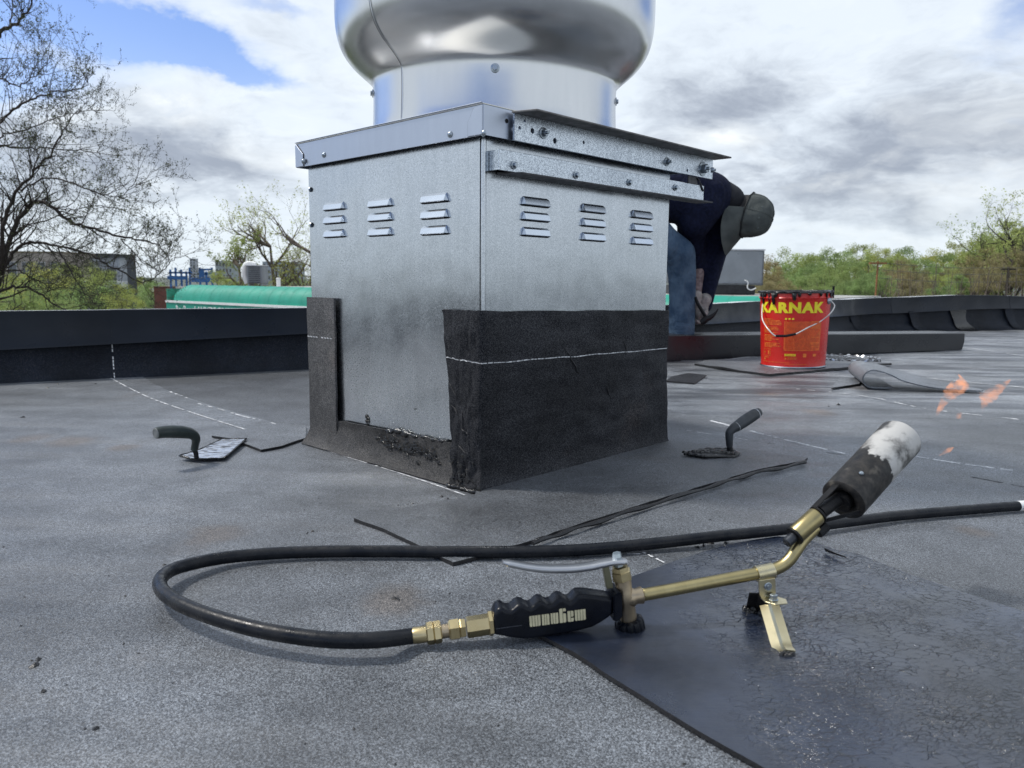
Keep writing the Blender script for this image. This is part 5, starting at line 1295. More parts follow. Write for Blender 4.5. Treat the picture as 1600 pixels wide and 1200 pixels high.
# grip: side outline with finger bumps
top = [(769, 956), (771, 951), (774.5, 945.5), (779.5, 942.5), (784, 943), (789, 946.5), (795, 947.5), (800, 944.5), (805, 939.5), (810, 937.5), (816, 938), (821, 941.5), (826.5, 943), (831, 940.5), (836, 935.5), (841, 933), (847, 933.5), (851, 937), (856, 938.5), (861, 936.5), (866, 931), (872, 928), (878, 928.5), (882, 932), (887, 934), (892, 931), (896, 926), (901, 923), (910, 922.5), (925, 924), (940, 926.5), (953, 928.5)]
bot = [(953, 953), (946, 959), (934, 967), (922, 973.5), (905, 978), (885, 982), (860, 986.5), (835, 990.5), (815, 992), (795, 989.5), (780, 986.5), (771, 985), (769, 980)]
poly = [TP(x, y, .013) for x, y in top + bot]
gm = MB(); gm.prism(poly, -TN * .026); gme = gm.me(fix=True)
bm = bmesh.new(); bm.from_mesh(gme); ed = [e for e in bm.edges if len(e.link_faces) == 2 and any(len(fc.verts) > 8 for fc in e.link_faces)]
bmesh.ops.bevel(bm, geom=ed, offset=.0046, segments=4, affect='EDGES', clamp_overlap=True, profile=.5); bm.to_mesh(gme); bm.free()
grip = part('handle', gme, black_m, torch, smooth=50)
gax = (TP(920, 955) - TP(790, 972)).normalized(); gup = TN.cross(gax) * -1
if gup.z < 0: gup = -gup
# lettering: the word stands upside down on the grip, as photographed
mc = TP(866, 957.5, .0136); tx, ty = -gax, -gup
Ml = Matrix(((tx.x, ty.x, TN.x, mc.x), (tx.y, ty.y, TN.y, mc.y), (tx.z, ty.z, TN.z, mc.z), (0, 0, 0, 1)))
gold_m = simple('pale_gold_print', (.60, .55, .36), .45, nsc=60, var=.05)
def fat_word(M, H, W, par):
    """fat striped lower-case letters: magnum"""
    mb = MB(); t = .0004
    # unit letter cells, x advance in stripe widths
    sw = W / 21.5; gap = sw * .13
    def bar(x, y0, y1, rt=0, rb=0, w=1.0):
        x0, x1 = x * sw + gap / 2, (x + w) * sw - gap / 2; r = sw * .45; pts = []
        def arc(cx, cy, a0, a1): return [(cx + math.cos(a) * r, cy + math.sin(a) * r) for a in [a0 + (a1 - a0) * i / 4 for i in range(5)]]
        pts += [(x0, y0 * H)] if not (rb & 1) else arc(x0 + r, y0 * H + r, -math.pi, -math.pi / 2)
        pts += [(x1, y0 * H)] if not (rb & 2) else arc(x1 - r, y0 * H + r, -math.pi / 2, 0)
        pts += [(x1, y1 * H)] if not (rt & 2) else arc(x1 - r, y1 * H - r, 0, math.pi / 2)
        pts += [(x0, y1 * H)] if not (rt & 1) else arc(x0 + r, y1 * H - r, math.pi / 2, math.pi)
        mb.prism([M @ Vector((a - W / 2, b - H / 2, 0)) for a, b in pts], M.to_3x3() @ Vector((0, 0, t)))
    x = 0
    def m_(x): bar(x, 0, 1, rt=0); bar(x + 1.05, 0, 1, rt=2); bar(x + 2.1, 0, 1, rt=2); return x + 3.5
    def m2(x): bar(x, 0, 1, rt=1); bar(x + 1.05, 0, 1, rt=0); bar(x + 2.1, 0, 1, rt=2); bar(x + 3.15, 0, 1, rt=2); return x + 4.5
    x = m2(x)
    bar(x, 0, .55, rt=1, rb=1, w=1.1); bar(x, .66, 1, rt=1, w=1.1); bar(x + 1.15, 0, 1, rt=2, rb=0, w=1.2); x += 2.8        # a
    bar(x, .15, 1, rt=1, rb=1, w=1.2); bar(x + 1.25, -.32, 1, rt=0, rb=2, w=1.3); bar(x, -.32, -.05, rb=1, w=1.2); x += 2.9   # g
    bar(x, 0, 1, rt=1); bar(x + 1.05, 0, 1, rt=2); bar(x + 2.1, 0, 1, rt=2, w=.8); x += 3.3                                    # n
    bar(x, 0, 1, rb=1); bar(x + 1.05, 0, 1, rb=0, w=.8); bar(x + 1.9, 0, 1, rb=0); x += 3.3                                   # u
    m2(x)
    return part('lettering', mb.me(), gold_m, par)
fat_word(Ml, .0126, .0665, grip)
part('mould_line', MB().tube([TP(772, 974.5, .0131), TP(812, 969, .0133)], .0003, 4).me(), simple('scuff', (.05, .055, .07), .6), grip)
# collar at the front of the grip
poly = [TP(x, y, .0155) for x, y in ((953, 922), (963, 917), (966, 920), (967, 955), (960, 962), (951, 961), (953, 955))]
part('collar', MB().prism(poly, -TN * .031).me(fix=True, bevel=.0012, seg=2), black_m, torch)
# fittings between hose and grip
def ax_lathe(name, x0, y0, x1, y1, prof, mat, par=torch, n=24, roll=.2, smooth=None, o=0.0):
    """prof: list of (fraction along, radius)"""
    a, b = TP(x0, y0, o), TP(x1, y1, o); L = (b - a).length; M = axis_m(a, b - a, roll)
    return part(name, MB().lathe([(0, prof[0][0] * L)] + [(r, t * L) for t, r in prof] + [(0, prof[-1][0] * L)], n, M).me(), mat, par, smooth=smooth)
ax_lathe('ferrule', 645, 993.5, 667, 990.5, [(0, .0086), (.1, .0092), (1, .0092)], brass_m, smooth=40)
ax_lathe('hex_nut', 666, 990.5, 690, 986.5, [(0, .0105), (.08, .0122), (.45, .0125), (.5, .0112), (.55, .0125), (.92, .0122), (1, .0105)], brass_m, n=6)
ax_lathe('union', 688, 987, 702, 985, [(0, .0078), (1, .0078)], bronze_m, smooth=40)
ax_lathe('hex_nut', 701, 985, 727, 981, [(0, .0100), (.1, .0120), (.6, .0122), (.68, .0105), (.74, .0112), (1, .0105)], brass_m, n=6, roll=.5)
ax_lathe('hex_nut', 729, 980.5, 764, 975, [(0, .0108), (.06, .0118), (1, .0118)], brass_m, n=6, roll=.0)
ax_lathe('hex_nut', 763, 975, 770, 974, [(0, .0132), (.1, .0142), (.9, .0142), (1, .013)], brass_m, n=6, roll=.4)
# valve
va0, va1 = (969, 886), (984, 966)
ax_lathe('valve_body', 971, 893, 982, 967, [(0, .0092), (.10, .0100), (.4, .0092), (.5, .0118), (.62, .0098), (.9, .0100), (1, .0100)], bronze_m, smooth=40)
ax_lathe('hex_nut', 968.5, 885, 972.5, 905, [(0, .0098), (.3, .0104), (.34, .0118), (.95, .0122), (1, .011)], brass_m, n=6, roll=.3)
ax_lathe('cross_port', 963, 937.5, 1004, 929.5, [(0, .0080), (.2, .0086), (.45, .0112), (.6, .0112), (.72, .0090), (.97, .0100), (1, .0085)], bronze_m, smooth=40)
a, b = TP(982, 966), TP(987, 991); L = (b - a).length; M = axis_m(a, b - a); mb = MB(); prf = []
n = 72; v, f = [], []
for (r, z, kn) in ((.0, 0, 0), (.013, 0, 0), (.0162, .0015, 1), (.0172, .005, 1), (.0172, L - .003, 1), (.0155, L, 1), (0, L, 0)):
    for j in range(n):
        a_ = 2 * math.pi * j / n; rr_ = r - kn * .0011 * (1 if (j % 6) < 2 else 0); v.append(M @ Vector((math.cos(a_) * rr_, math.sin(a_) * rr_, z)))
for i in range(6):
    for j in range(n): p, q = i * n + j, i * n + (j + 1) % n; f.append((p, q, q + n, p + n))
part('control_knob', mesh(v, f), black_m, torch, smooth=30)
ax_lathe('knob_nut', 987, 990, 990, 1004, [(0, .0052), (.4, .0055), (.5, .0048), (.85, .0045), (1, .002)], brass_m, n=8, smooth=30)
# lever: flat, tapering, slightly bowed
lp = [(785, 877.5), (800, 880.5), (820, 884.5), (845, 887.5), (870, 888.2), (895, 887.4), (920, 884.2), (940, 880), (955, 877), (968, 876), (977, 876.5)]
P = [TP(x, y, .001) for x, y in lp]; P = catmull(P, 4); v, f = [], []; n = len(P)
for i, p in enumerate(P):
    t = i / (n - 1); th = .0029 + .0011 * math.sin(math.pi * min(1, t * 1.0)); w = .0065 + .002 * t
    if t < .04: w *= .7; th *= .8
    if t > .95: w *= .75
    tg = (P[min(n-1, i+1)] - P[max(0, i-1)]).normalized(); u = TN.cross(tg).normalized()
    for a_ in range(12): q = 2 * math.pi * a_ / 12; c_, s_ = math.cos(q), math.sin(q); v.append(p + TN * w * (abs(c_) ** .6) * (1 if c_ > 0 else -1) + u * th * (abs(s_) ** .7) * (1 if s_ > 0 else -1))
for i in range(n - 1):
    for j in range(12): p, q = i * 12 + j, i * 12 + (j + 1) % 12; f.append((p, q, q + 12, p + 12))
f += [tuple(range(12))[::-1], tuple((n - 1) * 12 + j for j in range(12))]
part('lever', mesh(v, f), alu_m, torch, smooth=60)
ax_lathe('lever_bolt', 963.2, 864, 966.5, 884, [(0, .0050), (.28, .0058), (.45, .0058), (.5, .0048), (.55, .0062), (1, .0062)], metal('bright_zinc', (.55, .62, .66), (.80, .88, .90), .2, .35, 300), n=6, roll=.4)
poly = [TP(x, y, .004) for x, y in ((941, 884), (950, 881), (957, 917), (947, 918.5))]
part('lever_bracket', MB().prism(poly, -TN * .008).me(fix=True, bevel=.0006), metal('olive_bracket', (.25, .24, .16), (.42, .42, .30), .35, .5, 200), torch)
# long tube with bend up to the burner
tp = [TP(1000, 930.5), TP(1060, 919.5), TP(1120, 908), TP(1180, 896.5), TP(1205, 891)]
BB = dp(1316, 783, .912); BMo = dp(1406, 685, .992); bdir2 = (BMo - BB).normalized()
bend = [dp(1222, 884, .874), dp(1234, 874, .876), dp(1243, 861, .879), dp(1256, 843, .886), dp(1275, 824, .894)]
pts = catmull(tp + bend, 6)
part('lance_tube', MB().tube(pts, .0073, 20).me(), tube_m, torch, smooth=180)
SL0, SL1 = dp(1243, 836, .879), dp(1277, 805, .891); sd = (SL1 - SL0).normalized()
def lat(name, p, d, prof, mat, par=torch, n=28, roll=0, smooth=40):
    return part(name, MB().lathe([(0, prof[0][0])] + [(r, t) for t, r in prof] + [(0, prof[-1][0])], n, axis_m(p, d, roll)).me(), mat, par, smooth=smooth)
Ls = (SL1 - SL0).length
lat('burner_sleeve', SL0, sd, [(0, .0104), (.002, .0112), (Ls - .002, .0112), (Ls, .0104)], tube_m)
lat('sleeve_ring', SL0 - sd * .003, sd, [(0, .0098), (.0005, .0118), (.003, .0118), (.0035, .0100)], soot_m)
lat('sleeve_ring', SL1, sd, [(0, .0104), (.001, .0118), (.003, .0116), (.004, .0100)], soot_m)
lat('pilot_plug', SL0 - sd * .016, sd, [(0, .0050), (.001, .0062), (.014, .0064)], simple('gun_metal', (.05, .055, .065), .3, .7, nsc=40))
lat('jet_tube', SL1 + sd * .004, (BB + bdir2 * .03) - (SL1 + sd * .004), [(0, .0085), (.01, .0082), (.045, .0078), (.058, .0080)], soot_m)
lat('jet_collar', BB - bdir2 * .006, bdir2, [(0, .0100), (.001, .0125), (.010, .0125), (.011, .0105)], soot_m)
lat('clamp_nut', dp(1282, 826, .896), (SL1 - SL0), [(-.008, .006), (-.007, .0085), (.007, .0085), (.008, .006)], soot_m, n=8, smooth=30)
# burner cup: double-walled open cylinder
def bell_mat():
    m, gg, b = newmat('burnt_cup_steel'); o = gg.n('ShaderNodeTexCoord').outputs['Object']
    t = gg.v('DOT_PRODUCT', gg.v('SUBTRACT', o, tuple(BB)), tuple(bdir2))
    L = (BMo - BB).length
    n1 = gg.noise(o, 26, 7, .62); n2 = gg.noise(o, 90, 6, .7); n3 = gg.noise(o, 13, 4, .5)
    tt = gg.m('ADD', gg.m('DIVIDE', t, L), gg.m('MULTIPLY', gg.m('SUBTRACT', n1, .5), .85))
    w = gg.ramp(tt, .50, .55); rimk = gg.ramp(gg.m('ADD', gg.m('DIVIDE', t, L), gg.m('MULTIPLY', gg.m('SUBTRACT', n3, .5), .5)), .80, .86, 1, 0)
    band = gg.m('MULTIPLY', w, gg.m('MAXIMUM', rimk, gg.ramp(n3, .50, .56)))
    pale = gg.mix(gg.ramp(n1, .38, .62), (.035, .032, .028), (.50, .49, .47)); pale = gg.mix(gg.ramp(n2, .55, .8), pale, (.56, .55, .52))
    dark = gg.mix(gg.ramp(n2, .35, .8), (.008, .008, .009), (.050, .044, .038))
    sp = gg.ramp(gg.noise(o, 32, 5), .60, .72); dark = gg.mix(gg.m('MULTIPLY', sp, .5), dark, (.20, .18, .15))
    gg.put(b.inputs['Base Color'], gg.mix(band, dark, pale)); gg.put(b.inputs['Roughness'], gg.ramp(n1, .3, .7, .40, .68)); b.inputs['Metallic'].default_value = .25
    bump(gg, b, gg.m('ADD', gg.m('MULTIPLY', w, .4), n2), .5, .0008); return m
Lb = (BMo - BB).length; rb = .0275
cupm = MB().lathe([(.014, .004), (.0185, .0005), (rb - .004, 0), (rb, .003), (rb, Lb * .5), (rb + .0006, Lb - .002), (rb - .0003, Lb), (rb - .0022, Lb - .001), (rb - .0022, .006), (.0145, .008), (.014, .004)], 64, axis_m(BB, bdir2))
cup = part('burner_cup', cupm.me(), bell_mat(), torch, smooth=50)
side = bdir2.cross(Vector((0, 0, 1))).normalized(); upb = side.cross(bdir2).normalized()
for aa in (R(100), R(215), R(330)):
    rim = BB + (side * math.cos(aa) + upb * math.sin(aa)) * (rb - .005) + bdir2 * .002; st_ = SL1 + (side * math.cos(aa) + upb * math.sin(aa)) * .0105 - sd * .004 + sd * .004
    if aa > R(200): st_ = st_ + sd * .002
    d = (rim - st_).normalized(); w = d.cross(bdir2).normalized(); wv = side * -math.sin(aa) + upb * math.cos(aa)
    mb = MB(); o_ = (side * math.cos(aa) + upb * math.sin(aa)) * .0016; mb.prism([st_ - wv * .004, rim - wv * .0045, rim + wv * .0045, st_ + wv * .004], o_); part('brace', mb.me(fix=True, bevel=.0004), soot_m, torch)
tocam = (ORG - BB).normalized(); tc_ = (tocam - bdir2 * tocam.dot(bdir2)).normalized(); pp = BB + bdir2 * .030 + (tc_ * .93 + side * -.2).normalized() * (rb + .0003)
lat('screw', pp, (pp - BB - bdir2 * .030), [(0, .0030), (.0012, .0028), (.0022, .0018)], bolt_m, par=cup, n=12)
# stand: clamp, hanger, two splayed legs
cd = (TP(1210, 890) - TP(1182, 896)).normalized()
lat('stand_clamp', TP(1181, 897.2), cd, [(0, .0078), (.0004, .0094), (.0218, .0094), (.0222, .0078)], stand_m)
poly = [TP(x, y, .0088) for x, y in ((1180, 903), (1206, 899), (1207, 930), (1202, 938), (1184, 931), (1181, 924))]
hg = part('hanger_plate', MB().prism(poly, -TN * .0022).me(fix=True, bevel=.0005), stand_m, torch)
p = TP(1194, 911.5, .009); lat('screw', p, TN, [(0, .0046), (.0008, .0050), (.0016, .0044), (.0017, .0028), (.0034, .0024)], bolt_m, par=hg, n=20)
c = TP(1196, 934, .012); u = gup
sx_ = Vector((td.x, td.y, 0)); sy_ = TN
def quadp(c, pts, z0, th): return MB().prism([c + sx_ * a + sy_ * b + Vector((0, 0, z0)) for a, b in pts], (0, 0, th)).me(fix=True, bevel=.0005)
pf = part('pivot_flange', quadp(c, [(-.010, -.006), (.011, -.006), (.018, .003), (.014, .014), (-.002, .015), (-.010, .006)], .002, .0018), stand_m, torch)
lat('bolt', c + sx_ * .002 + sy_ * .003 + Vector((0, 0, .004)), Vector((0, 0, 1)), [(0, .0058), (.0006, .0060), (.0012, .0046), (.006, .0046), (.0065, .0038)], bolt_m, par=pf, n=6, smooth=20)
def leg(top, foot, wid, mat, fold, name='stand_leg', th=.0016):
    """channel-folded strip from top to foot"""
    d = (foot - top); L = d.length; d.normalize(); wv = d.cross(Vector((0, -1, .35))).normalized(); nv = wv.cross(d).normalized()
    if nv.y > 0: nv = -nv
    v, f = [], []; NS_ = 8
    for i in range(NS_ + 1):
        t = i / NS_; k = 1.0 if t < .86 else 1.0 - (t - .86) * 2.0
        for a, b in ((-1, 0), (-.05, .0), (.12, -.25 * fold), (1, -.55 * fold)): v.append(top + d * L * t + wv * wid * (a * k if a > 0 else a) * .5 + nv * (b * wid * .9 + (.004 if t > .9 else 0)))
    for i in range(NS_):
        for j in range(3): q = i * 4 + j; f.append((q, q + 1, q + 5, q + 4))
    return part(name, bake(mesh(v, f), [('SOLIDIFY', dict(thickness=th, offset=0))]), mat, torch, smooth=30)
ft = gp(1227, 1020, .0075); tpp = dp(1203, 941, .850)
l1 = leg(tpp, ft, .020, stand_m, .8)
rr = random.Random(2); mb = MB()
for k in range(16): mb.lathe([(0, .002), (.002, .0012), (.0026, -.001)], 7, Matrix.Translation(gp(1232, 1022, .008) + Vector((rr.uniform(-.008, .006), rr.uniform(-.003, .003), rr.uniform(-.0015, .001)))))
part('tar_blob', mb.me(), tar_m, l1, smooth=180)
ft2 = gp(1178, 955, .0065); l2 = leg(dp(1189, 930, .862), ft2 + Vector((.004, .0, 0)), .024, soot_m, .5); l2['label'] = 'rear stand leg blackened with tar'
mb = MB()
for k in range(26): mb.lathe([(0, .003), (.003, .0015), (.0036, -.001)], 7, Matrix.Translation(ft2 + Vector((rr.uniform(-.012, .012), rr.uniform(-.004, .004), rr.uniform(-.002, .006)))))
part('tar_blob', mb.me(), tar_m, l2, smooth=180)

# ---- hose: from the ferrule round to the left and away to the right edge
HR = .0088
hp = [(654, 992, .022), (640, 994.5, .021), (600, 999, .021), (555, 1001, .022), (505, 999, .023), (455, 993, .024), (405, 984, .025), (355, 971, .026), (310, 956, .026), (275, 940, .026), (253, 922, .025), (251, 905, .023), (268, 891, .020), (300, 881, .017), (350, 871.5, .013), (420, 865, .0112), (500, 862, .0106), (600, 861.5, .0106), (700, 862.5, .0106), (800, 862.5, .0106), (870, 861, .0106), (940, 857, .0108), (1000, 851.5, .011), (1060, 845, .013), (1120, 838, .0145), (1180, 832, .0145), (1240, 825.5, .0145), (1320, 816, .0125), (1400, 806, .0106), (1500, 797.5, .0106), (1600, 790, .0106), (1750, 782, .0106), (2000, 775, .0106)]
P = []
for x, y, z in hp: P.append(gp(x, y, z))
P[0] = TP(654, 992); P[1] = TP(640, 994.2); P = catmull(P, 9)
hose = part('gas_hose', MB().tube(P, HR, 20).me(), rubber_m, None, smooth=180); tag(hose, 'black rubber gas hose looping across the roof from the torch handle', 'hose')
# white printed end mark near the right edge
q = [gp(1590, 790.6, .0106), gp(1597, 790.1, .0106), gp(1606, 789.4, .0106), gp(1614, 788.8, .0106)]
part('printed_mark', MB().tube(q, HR + .0003, 16).me(), white_m, hose, smooth=60)

# ---- flames leaving the burner mouth (thin burning gas)
def flame_mat():
    m, gg, b = newmat('burning_gas'); t = m.node_tree; o = gg.n('ShaderNodeTexCoord').outputs['Object']
    n = gg.noise(gg.map(o, sc=(1, 1, 1)), 45, 5, .6, dist=.6)
    lw = gg.n('ShaderNodeLayerWeight'); lw.inputs[0].default_value = .5
    edge = gg.m('SUBTRACT', 1.0, lw.outputs['Facing'])
    al = gg.m('MULTIPLY', gg.ramp(n, .38, .62), gg.m('POWER', edge, 1.5), clamp=True); al = gg.m('MULTIPLY', al, .40)
    em = gg.n('ShaderNodeEmission'); em.inputs[0].default_value = (1.0, .44, .24, 1); em.inputs[1].default_value = .95
    tr = gg.n('ShaderNodeBsdfTransparent'); mx = gg.n('ShaderNodeMixShader'); t.links.new(al, mx.inputs[0]); t.links.new(tr.outputs[0], mx.inputs[1]); t.links.new(em.outputs[0], mx.inputs[2])
    t.links.new(mx.outputs[0], t.nodes['Material Output'].inputs[0]); return m
fm = flame_mat(); YF = 1.10
fl = thing('torch_flame', 'faint orange wisps of flame in the air beyond the burner cup', 'flame', tuple(dp(1500, 650, YF)))
def wisp(pl, Yk, seed):
    rr = random.Random(seed); P = [dp(x, y, Yk + rr.uniform(-.01, .01)) for x, y, w in pl]; W = [w / F * Yk / 2 for x, y, w in pl]
    P2 = catmull(P, 5); W2 = [q.x for q in catmull([Vector((w, 0, 0)) for w in W], 5)]; v, f = [], []; n = 14
    d0 = (P[-1] - P[0]).normalized(); s0 = d0.cross(Vector((0, 1, 0))).normalized(); b0 = Vector((0, 1, 0))
    for i, (p, w) in enumerate(zip(P2, W2)):
        for j in range(n):
            a = 6.2832 * j / n; k = 1 + .5 * noise.noise(Vector((i * .45, math.cos(a) * 1.3, math.sin(a) * 1.3 + seed)))
            v.append(p + s0 * math.cos(a) * w * k + b0 * math.sin(a) * w * k * .7)
    for i in range(len(P2) - 1):
        for j in range(n): a, b = i * n + j, i * n + (j + 1) % n; f.append((a, b, b + n, a + n))
    f += [tuple(range(n))[::-1], tuple((len(P2) - 1) * n + j for j in range(n))]
    o = part('flame_wisp', mesh(v, f), fm, fl, smooth=180); return o
wisp([(1463, 650, 3), (1468, 640, 9), (1476, 626, 12), (1484, 616, 20), (1496, 606, 26), (1506, 596, 18), (1500, 586, 6)], 1.10, 1)
wisp([(1478, 606, 3), (1488, 601, 10), (1500, 600, 12), (1514, 604, 8), (1518, 600, 2)], 1.12, 2)
wisp([(1531, 648, 3), (1536, 638, 8), (1538, 626, 18), (1545, 617, 26), (1556, 610, 18), (1566, 602, 12), (1579, 593, 2)], 1.14, 3)
wisp([(1494, 652, 3), (1497, 650, 10), (1502, 650, 10), (1506, 651, 3)], 1.10, 4)
wisp([(1468, 712, 1), (1474, 707, 6), (1482, 703, 8), (1490, 699, 1)], 1.08, 5)

# ---- bits of tar and grit scattered on the roof
rr = random.Random(77); mb = MB()
def crumb(x, y, r, z=0.0):
    p = gp(x, y, z + .0005); k = 6; a0_ = rr.uniform(0, 6); el = rr.uniform(.35, 1); th = rr.uniform(0, 3)
    ring = [Vector((math.cos(a0_ + i * 6.283 / k) * r * rr.uniform(.6, 1.3), math.sin(a0_ + i * 6.283 / k) * r * el * rr.uniform(.6, 1.3), 0)) for i in range(k)]
    ring = [p + Matrix.Rotation(th, 3, 'Z') @ q for q in ring]; top_ = p + Vector((rr.uniform(-.3, .3) * r, 0, r * rr.uniform(.25, .7)))
    mb.add(ring + [top_], [(i, (i + 1) % k, k) for i in range(k)])
for x, y, r in ((36, 652, .008), (480, 833, .003), (488, 830, .004), (52, 1040, .006), (56, 1036, .004), (60, 1030, .004), (68, 1080, .004), (150, 1138, .004), (615, 934, .004), (622, 936, .005), (196, 931, .003), (257, 882, .003), (540, 898, .002), (1370, 675, .006), (1290, 762, .004), (1480, 620, .004), (75, 606, .006), (90, 600, .007), (198, 594, .006), (150, 600, .006), (645, 787, .003), (622, 789, .004), (700, 780, .006), (690, 776, .005), (1180, 960, .002), (1374, 1007, .004), (1380, 1005, .003), (1522, 1005, .003), (1135, 848, .006), (1100, 852, .007), (1090, 855, .005), (1112, 849, .006), (1110, 812, .003), (1068, 755, .004), (1310, 633, .010), (1295, 635, .009)): crumb(x, y, r)
for k in range(130):
    x, y = rr.uniform(0, 1600), 600 + 600 * rr.random() ** 1.3; crumb(x, y, rr.uniform(.0006, .0022))
for k in range(30): crumb(rr.uniform(470, 760), rr.uniform(770, 800), rr.uniform(.0008, .002))
tag(part('tar_crumbs', mb.me(), bit_m), 'small black crumbs of tar scattered over the roof', 'debris', kind='stuff')
mb = MB()
for k in range(12):
    x, y = rr.uniform(1050, 1590), rr.uniform(880, 1180); p = gp(x, y, .0068); a = rr.uniform(0, 3); L_ = rr.uniform(.0006, .0022); d = Vector((math.cos(a), math.sin(a), 0)) * L_; s = Vector((-d.y, d.x, 0)) * .3
    mb.add([p - s, p + d, p + s, p - d], [(0, 1, 2, 3)])
tag(part('white_flecks', mb.me(), chalk_m), 'tiny white flecks on the shiny black sheet', 'debris', kind='stuff')

# ================================================================== WORKER
def skin(name, J, bones, mat, parent, root=0, sub=2, vox=.012, smooth_n=10):
    """one continuous surface from joints (point, radius) and bones: tapered capsules fused and smoothed"""
    mb = MB()
    for a, b in bones:
        (p, r), (q, t) = J[a], J[b]; r, t = (max(x) if isinstance(x, tuple) else x for x in (r, t)); d = (q - p); L = d.length
        if L < 1e-5: continue
        d.normalize(); P, RR = [], []
        for k in range(6): an_ = math.pi / 2 * (1 - k / 6); P.append(p - d * r * math.sin(an_)); RR.append(max(.001, r * math.cos(an_)))
        for k in range(5): P.append(p + d * L * k / 4); RR.append(r + (t - r) * k / 4)
        for k in range(1, 7): an_ = math.pi / 2 * k / 6; P.append(q + d * t * math.sin(an_)); RR.append(max(.001, t * math.cos(an_)))
        mb.tube(P, RR, 18)
    new = bake(mb.me(), [('REMESH', dict(mode='VOXEL', voxel_size=vox)), ('SMOOTH', dict(factor=.6, iterations=smooth_n))])
    new.materials.clear(); new.materials.append(mat)
    return part(name, new, mat, parent, smooth=180)
skin_m = simple('skin', (.32, .18, .12), .5, nsc=20)
def cloth(name, c, c2, ws=30, amt=.6, sc_=60):
    m, gg, b = newmat(name); o = gg.n('ShaderNodeTexCoord').outputs['Object']; w = gg.noise(gg.map(o, sc=(1, 1, .5)), 11, 5, .55, dist=1.4)
    gg.put(b.inputs['Base Color'], gg.mix(gg.ramp(gg.noise(o, sc_, 5), .3, .7), c, c2)); b.inputs['Roughness'].default_value = .9; b.inputs['Specular IOR Level'].default_value = .2
    nb_ = bump(gg, b, w, amt, .03); bump(gg, b, gg.noise(o, 700, 2), .2, .001, prev=nb_); return m
navy_m = cloth('navy_sweater', (.004, .006, .018), (.009, .012, .034)); jean_m = cloth('blue_jeans', (.032, .060, .105), (.085, .13, .19), sc_=14, amt=.9)
capc_m = cloth('grey_green_cap', (.060, .068, .066), (.095, .104, .098), amt=.35, sc_=14); glove_m = cloth('work_glove', (.20, .18, .17), (.38, .35, .33), sc_=30)
YP = 4.15
def wp(x, y, dy=0.0): return dp(x, y, YP + dy)
wk = thing('person', 'bent over worker in navy sweater, jeans and grey cap working behind the box', 'person', (wp(1055, 480).x, YP, -.017))
hipc = wp(962, 322, .12); gz = -.017
J = [(hipc, .13), (wp(1000, 308, .10), .135), (wp(1040, 300, .07), .145), (wp(1080, 300, .04), .14), (wp(1108, 304, .03), .12),      # 0-4 trunk
     (wp(1128, 312, .03), .055), (wp(1142, 322, .03), .055), (wp(1154, 326, .02), .062), (wp(1162, 330, .02), .050),                 # 5-8 neck, head
     (wp(1104, 316, .0), .070), (wp(1082, 366, .10), .050), (wp(1088, 430, .16), .040), (wp(1087, 474, .14), .030),             # 9-12 near arm
     (wp(1130, 330, .16), .072), (wp(1116, 410, .18), .052), (wp(1104, 470, .16), .036), (wp(1095, 492, .08), .030),                  # 13-16 far arm
     (hipc + Vector((.02, -.12, -.03)), .10), (wp(1066, 394, .0), .070), (wp(1066, 455, .02), .055), (wp(1062, 528, .03), .045), (wp(1079, 545, .03), .035),   # 17-21 near leg
     (hipc + Vector((.0, .12, -.03)), .10), (wp(1000, 400, .25), .070), (wp(985, 470, .27), .055), (wp(972, 536, .28), .045), (wp(990, 545, .25), .035)]
B = [(0, 1), (1, 2), (2, 3), (3, 4), (4, 5), (5, 6), (6, 7), (7, 8), (4, 9), (9, 10), (10, 11), (11, 12), (4, 13), (13, 14), (14, 15), (15, 16), (0, 17), (17, 18), (18, 19), (19, 20), (20, 21), (0, 22), (22, 23), (23, 24), (24, 25), (25, 26)]
skin('body', [(p, r * (.80 if i not in (5, 6, 7, 8) else .95)) for i, (p, r) in enumerate(J)], B, skin_m, wk)
# sweater: trunk and sleeves
SJ = [(J[0][0] + Vector((.03, 0, .01)), .150), (J[1][0], .160), (J[2][0], .168), (wp(1080, 302, .04), .158), (wp(1106, 308, .03), .135), (wp(1124, 312, .03), .085),
      (wp(1101, 322, -.02), .104), (wp(1080, 360, .06), .078), (wp(1089, 415, .15), .050), (wp(1124, 330, .14), .104), (wp(1119, 372, .16), .082), (wp(1111, 418, .17), .064), (wp(1106, 450, .15), .050), (wp(1101, 478, .12), .043), (wp(1088, 346, -.01), .088)]
skin('sweater', SJ, [(0, 1), (1, 2), (2, 3), (3, 4), (4, 5), (4, 6), (6, 14), (14, 7), (7, 8), (4, 9), (9, 10), (10, 11), (11, 12), (12, 13)], navy_m, wk)
fs_ = skin('shirt_cuff', [(wp(1089, 405, .15), .052), (wp(1088, 442, .16), .047), (wp(1087, 468, .14), .042)], [(0, 1), (1, 2)], cloth('pinkish_cloth', (.16, .12, .12), (.30, .24, .24)), wk)
JJ = [(J[0][0], .145), (J[17][0] + Vector((.06, 0, -.03)), .125), (wp(1034, 380, -.02), .098), (wp(1061, 397, -.01), .088), (wp(1066, 430, .01), .076), (wp(1066, 470, .02), .072), (wp(1064, 512, .03), .076), (wp(1062, 535, .04), .078),
      (J[22][0], .12), (wp(1000, 395, .25), .09), (wp(985, 465, .27), .08), (wp(974, 533, .28), .08)]
skin('jeans', JJ, [(0, 1), (1, 2), (2, 3), (3, 4), (4, 5), (5, 6), (6, 7), (0, 8), (8, 9), (9, 10), (10, 11)], jean_m, wk)
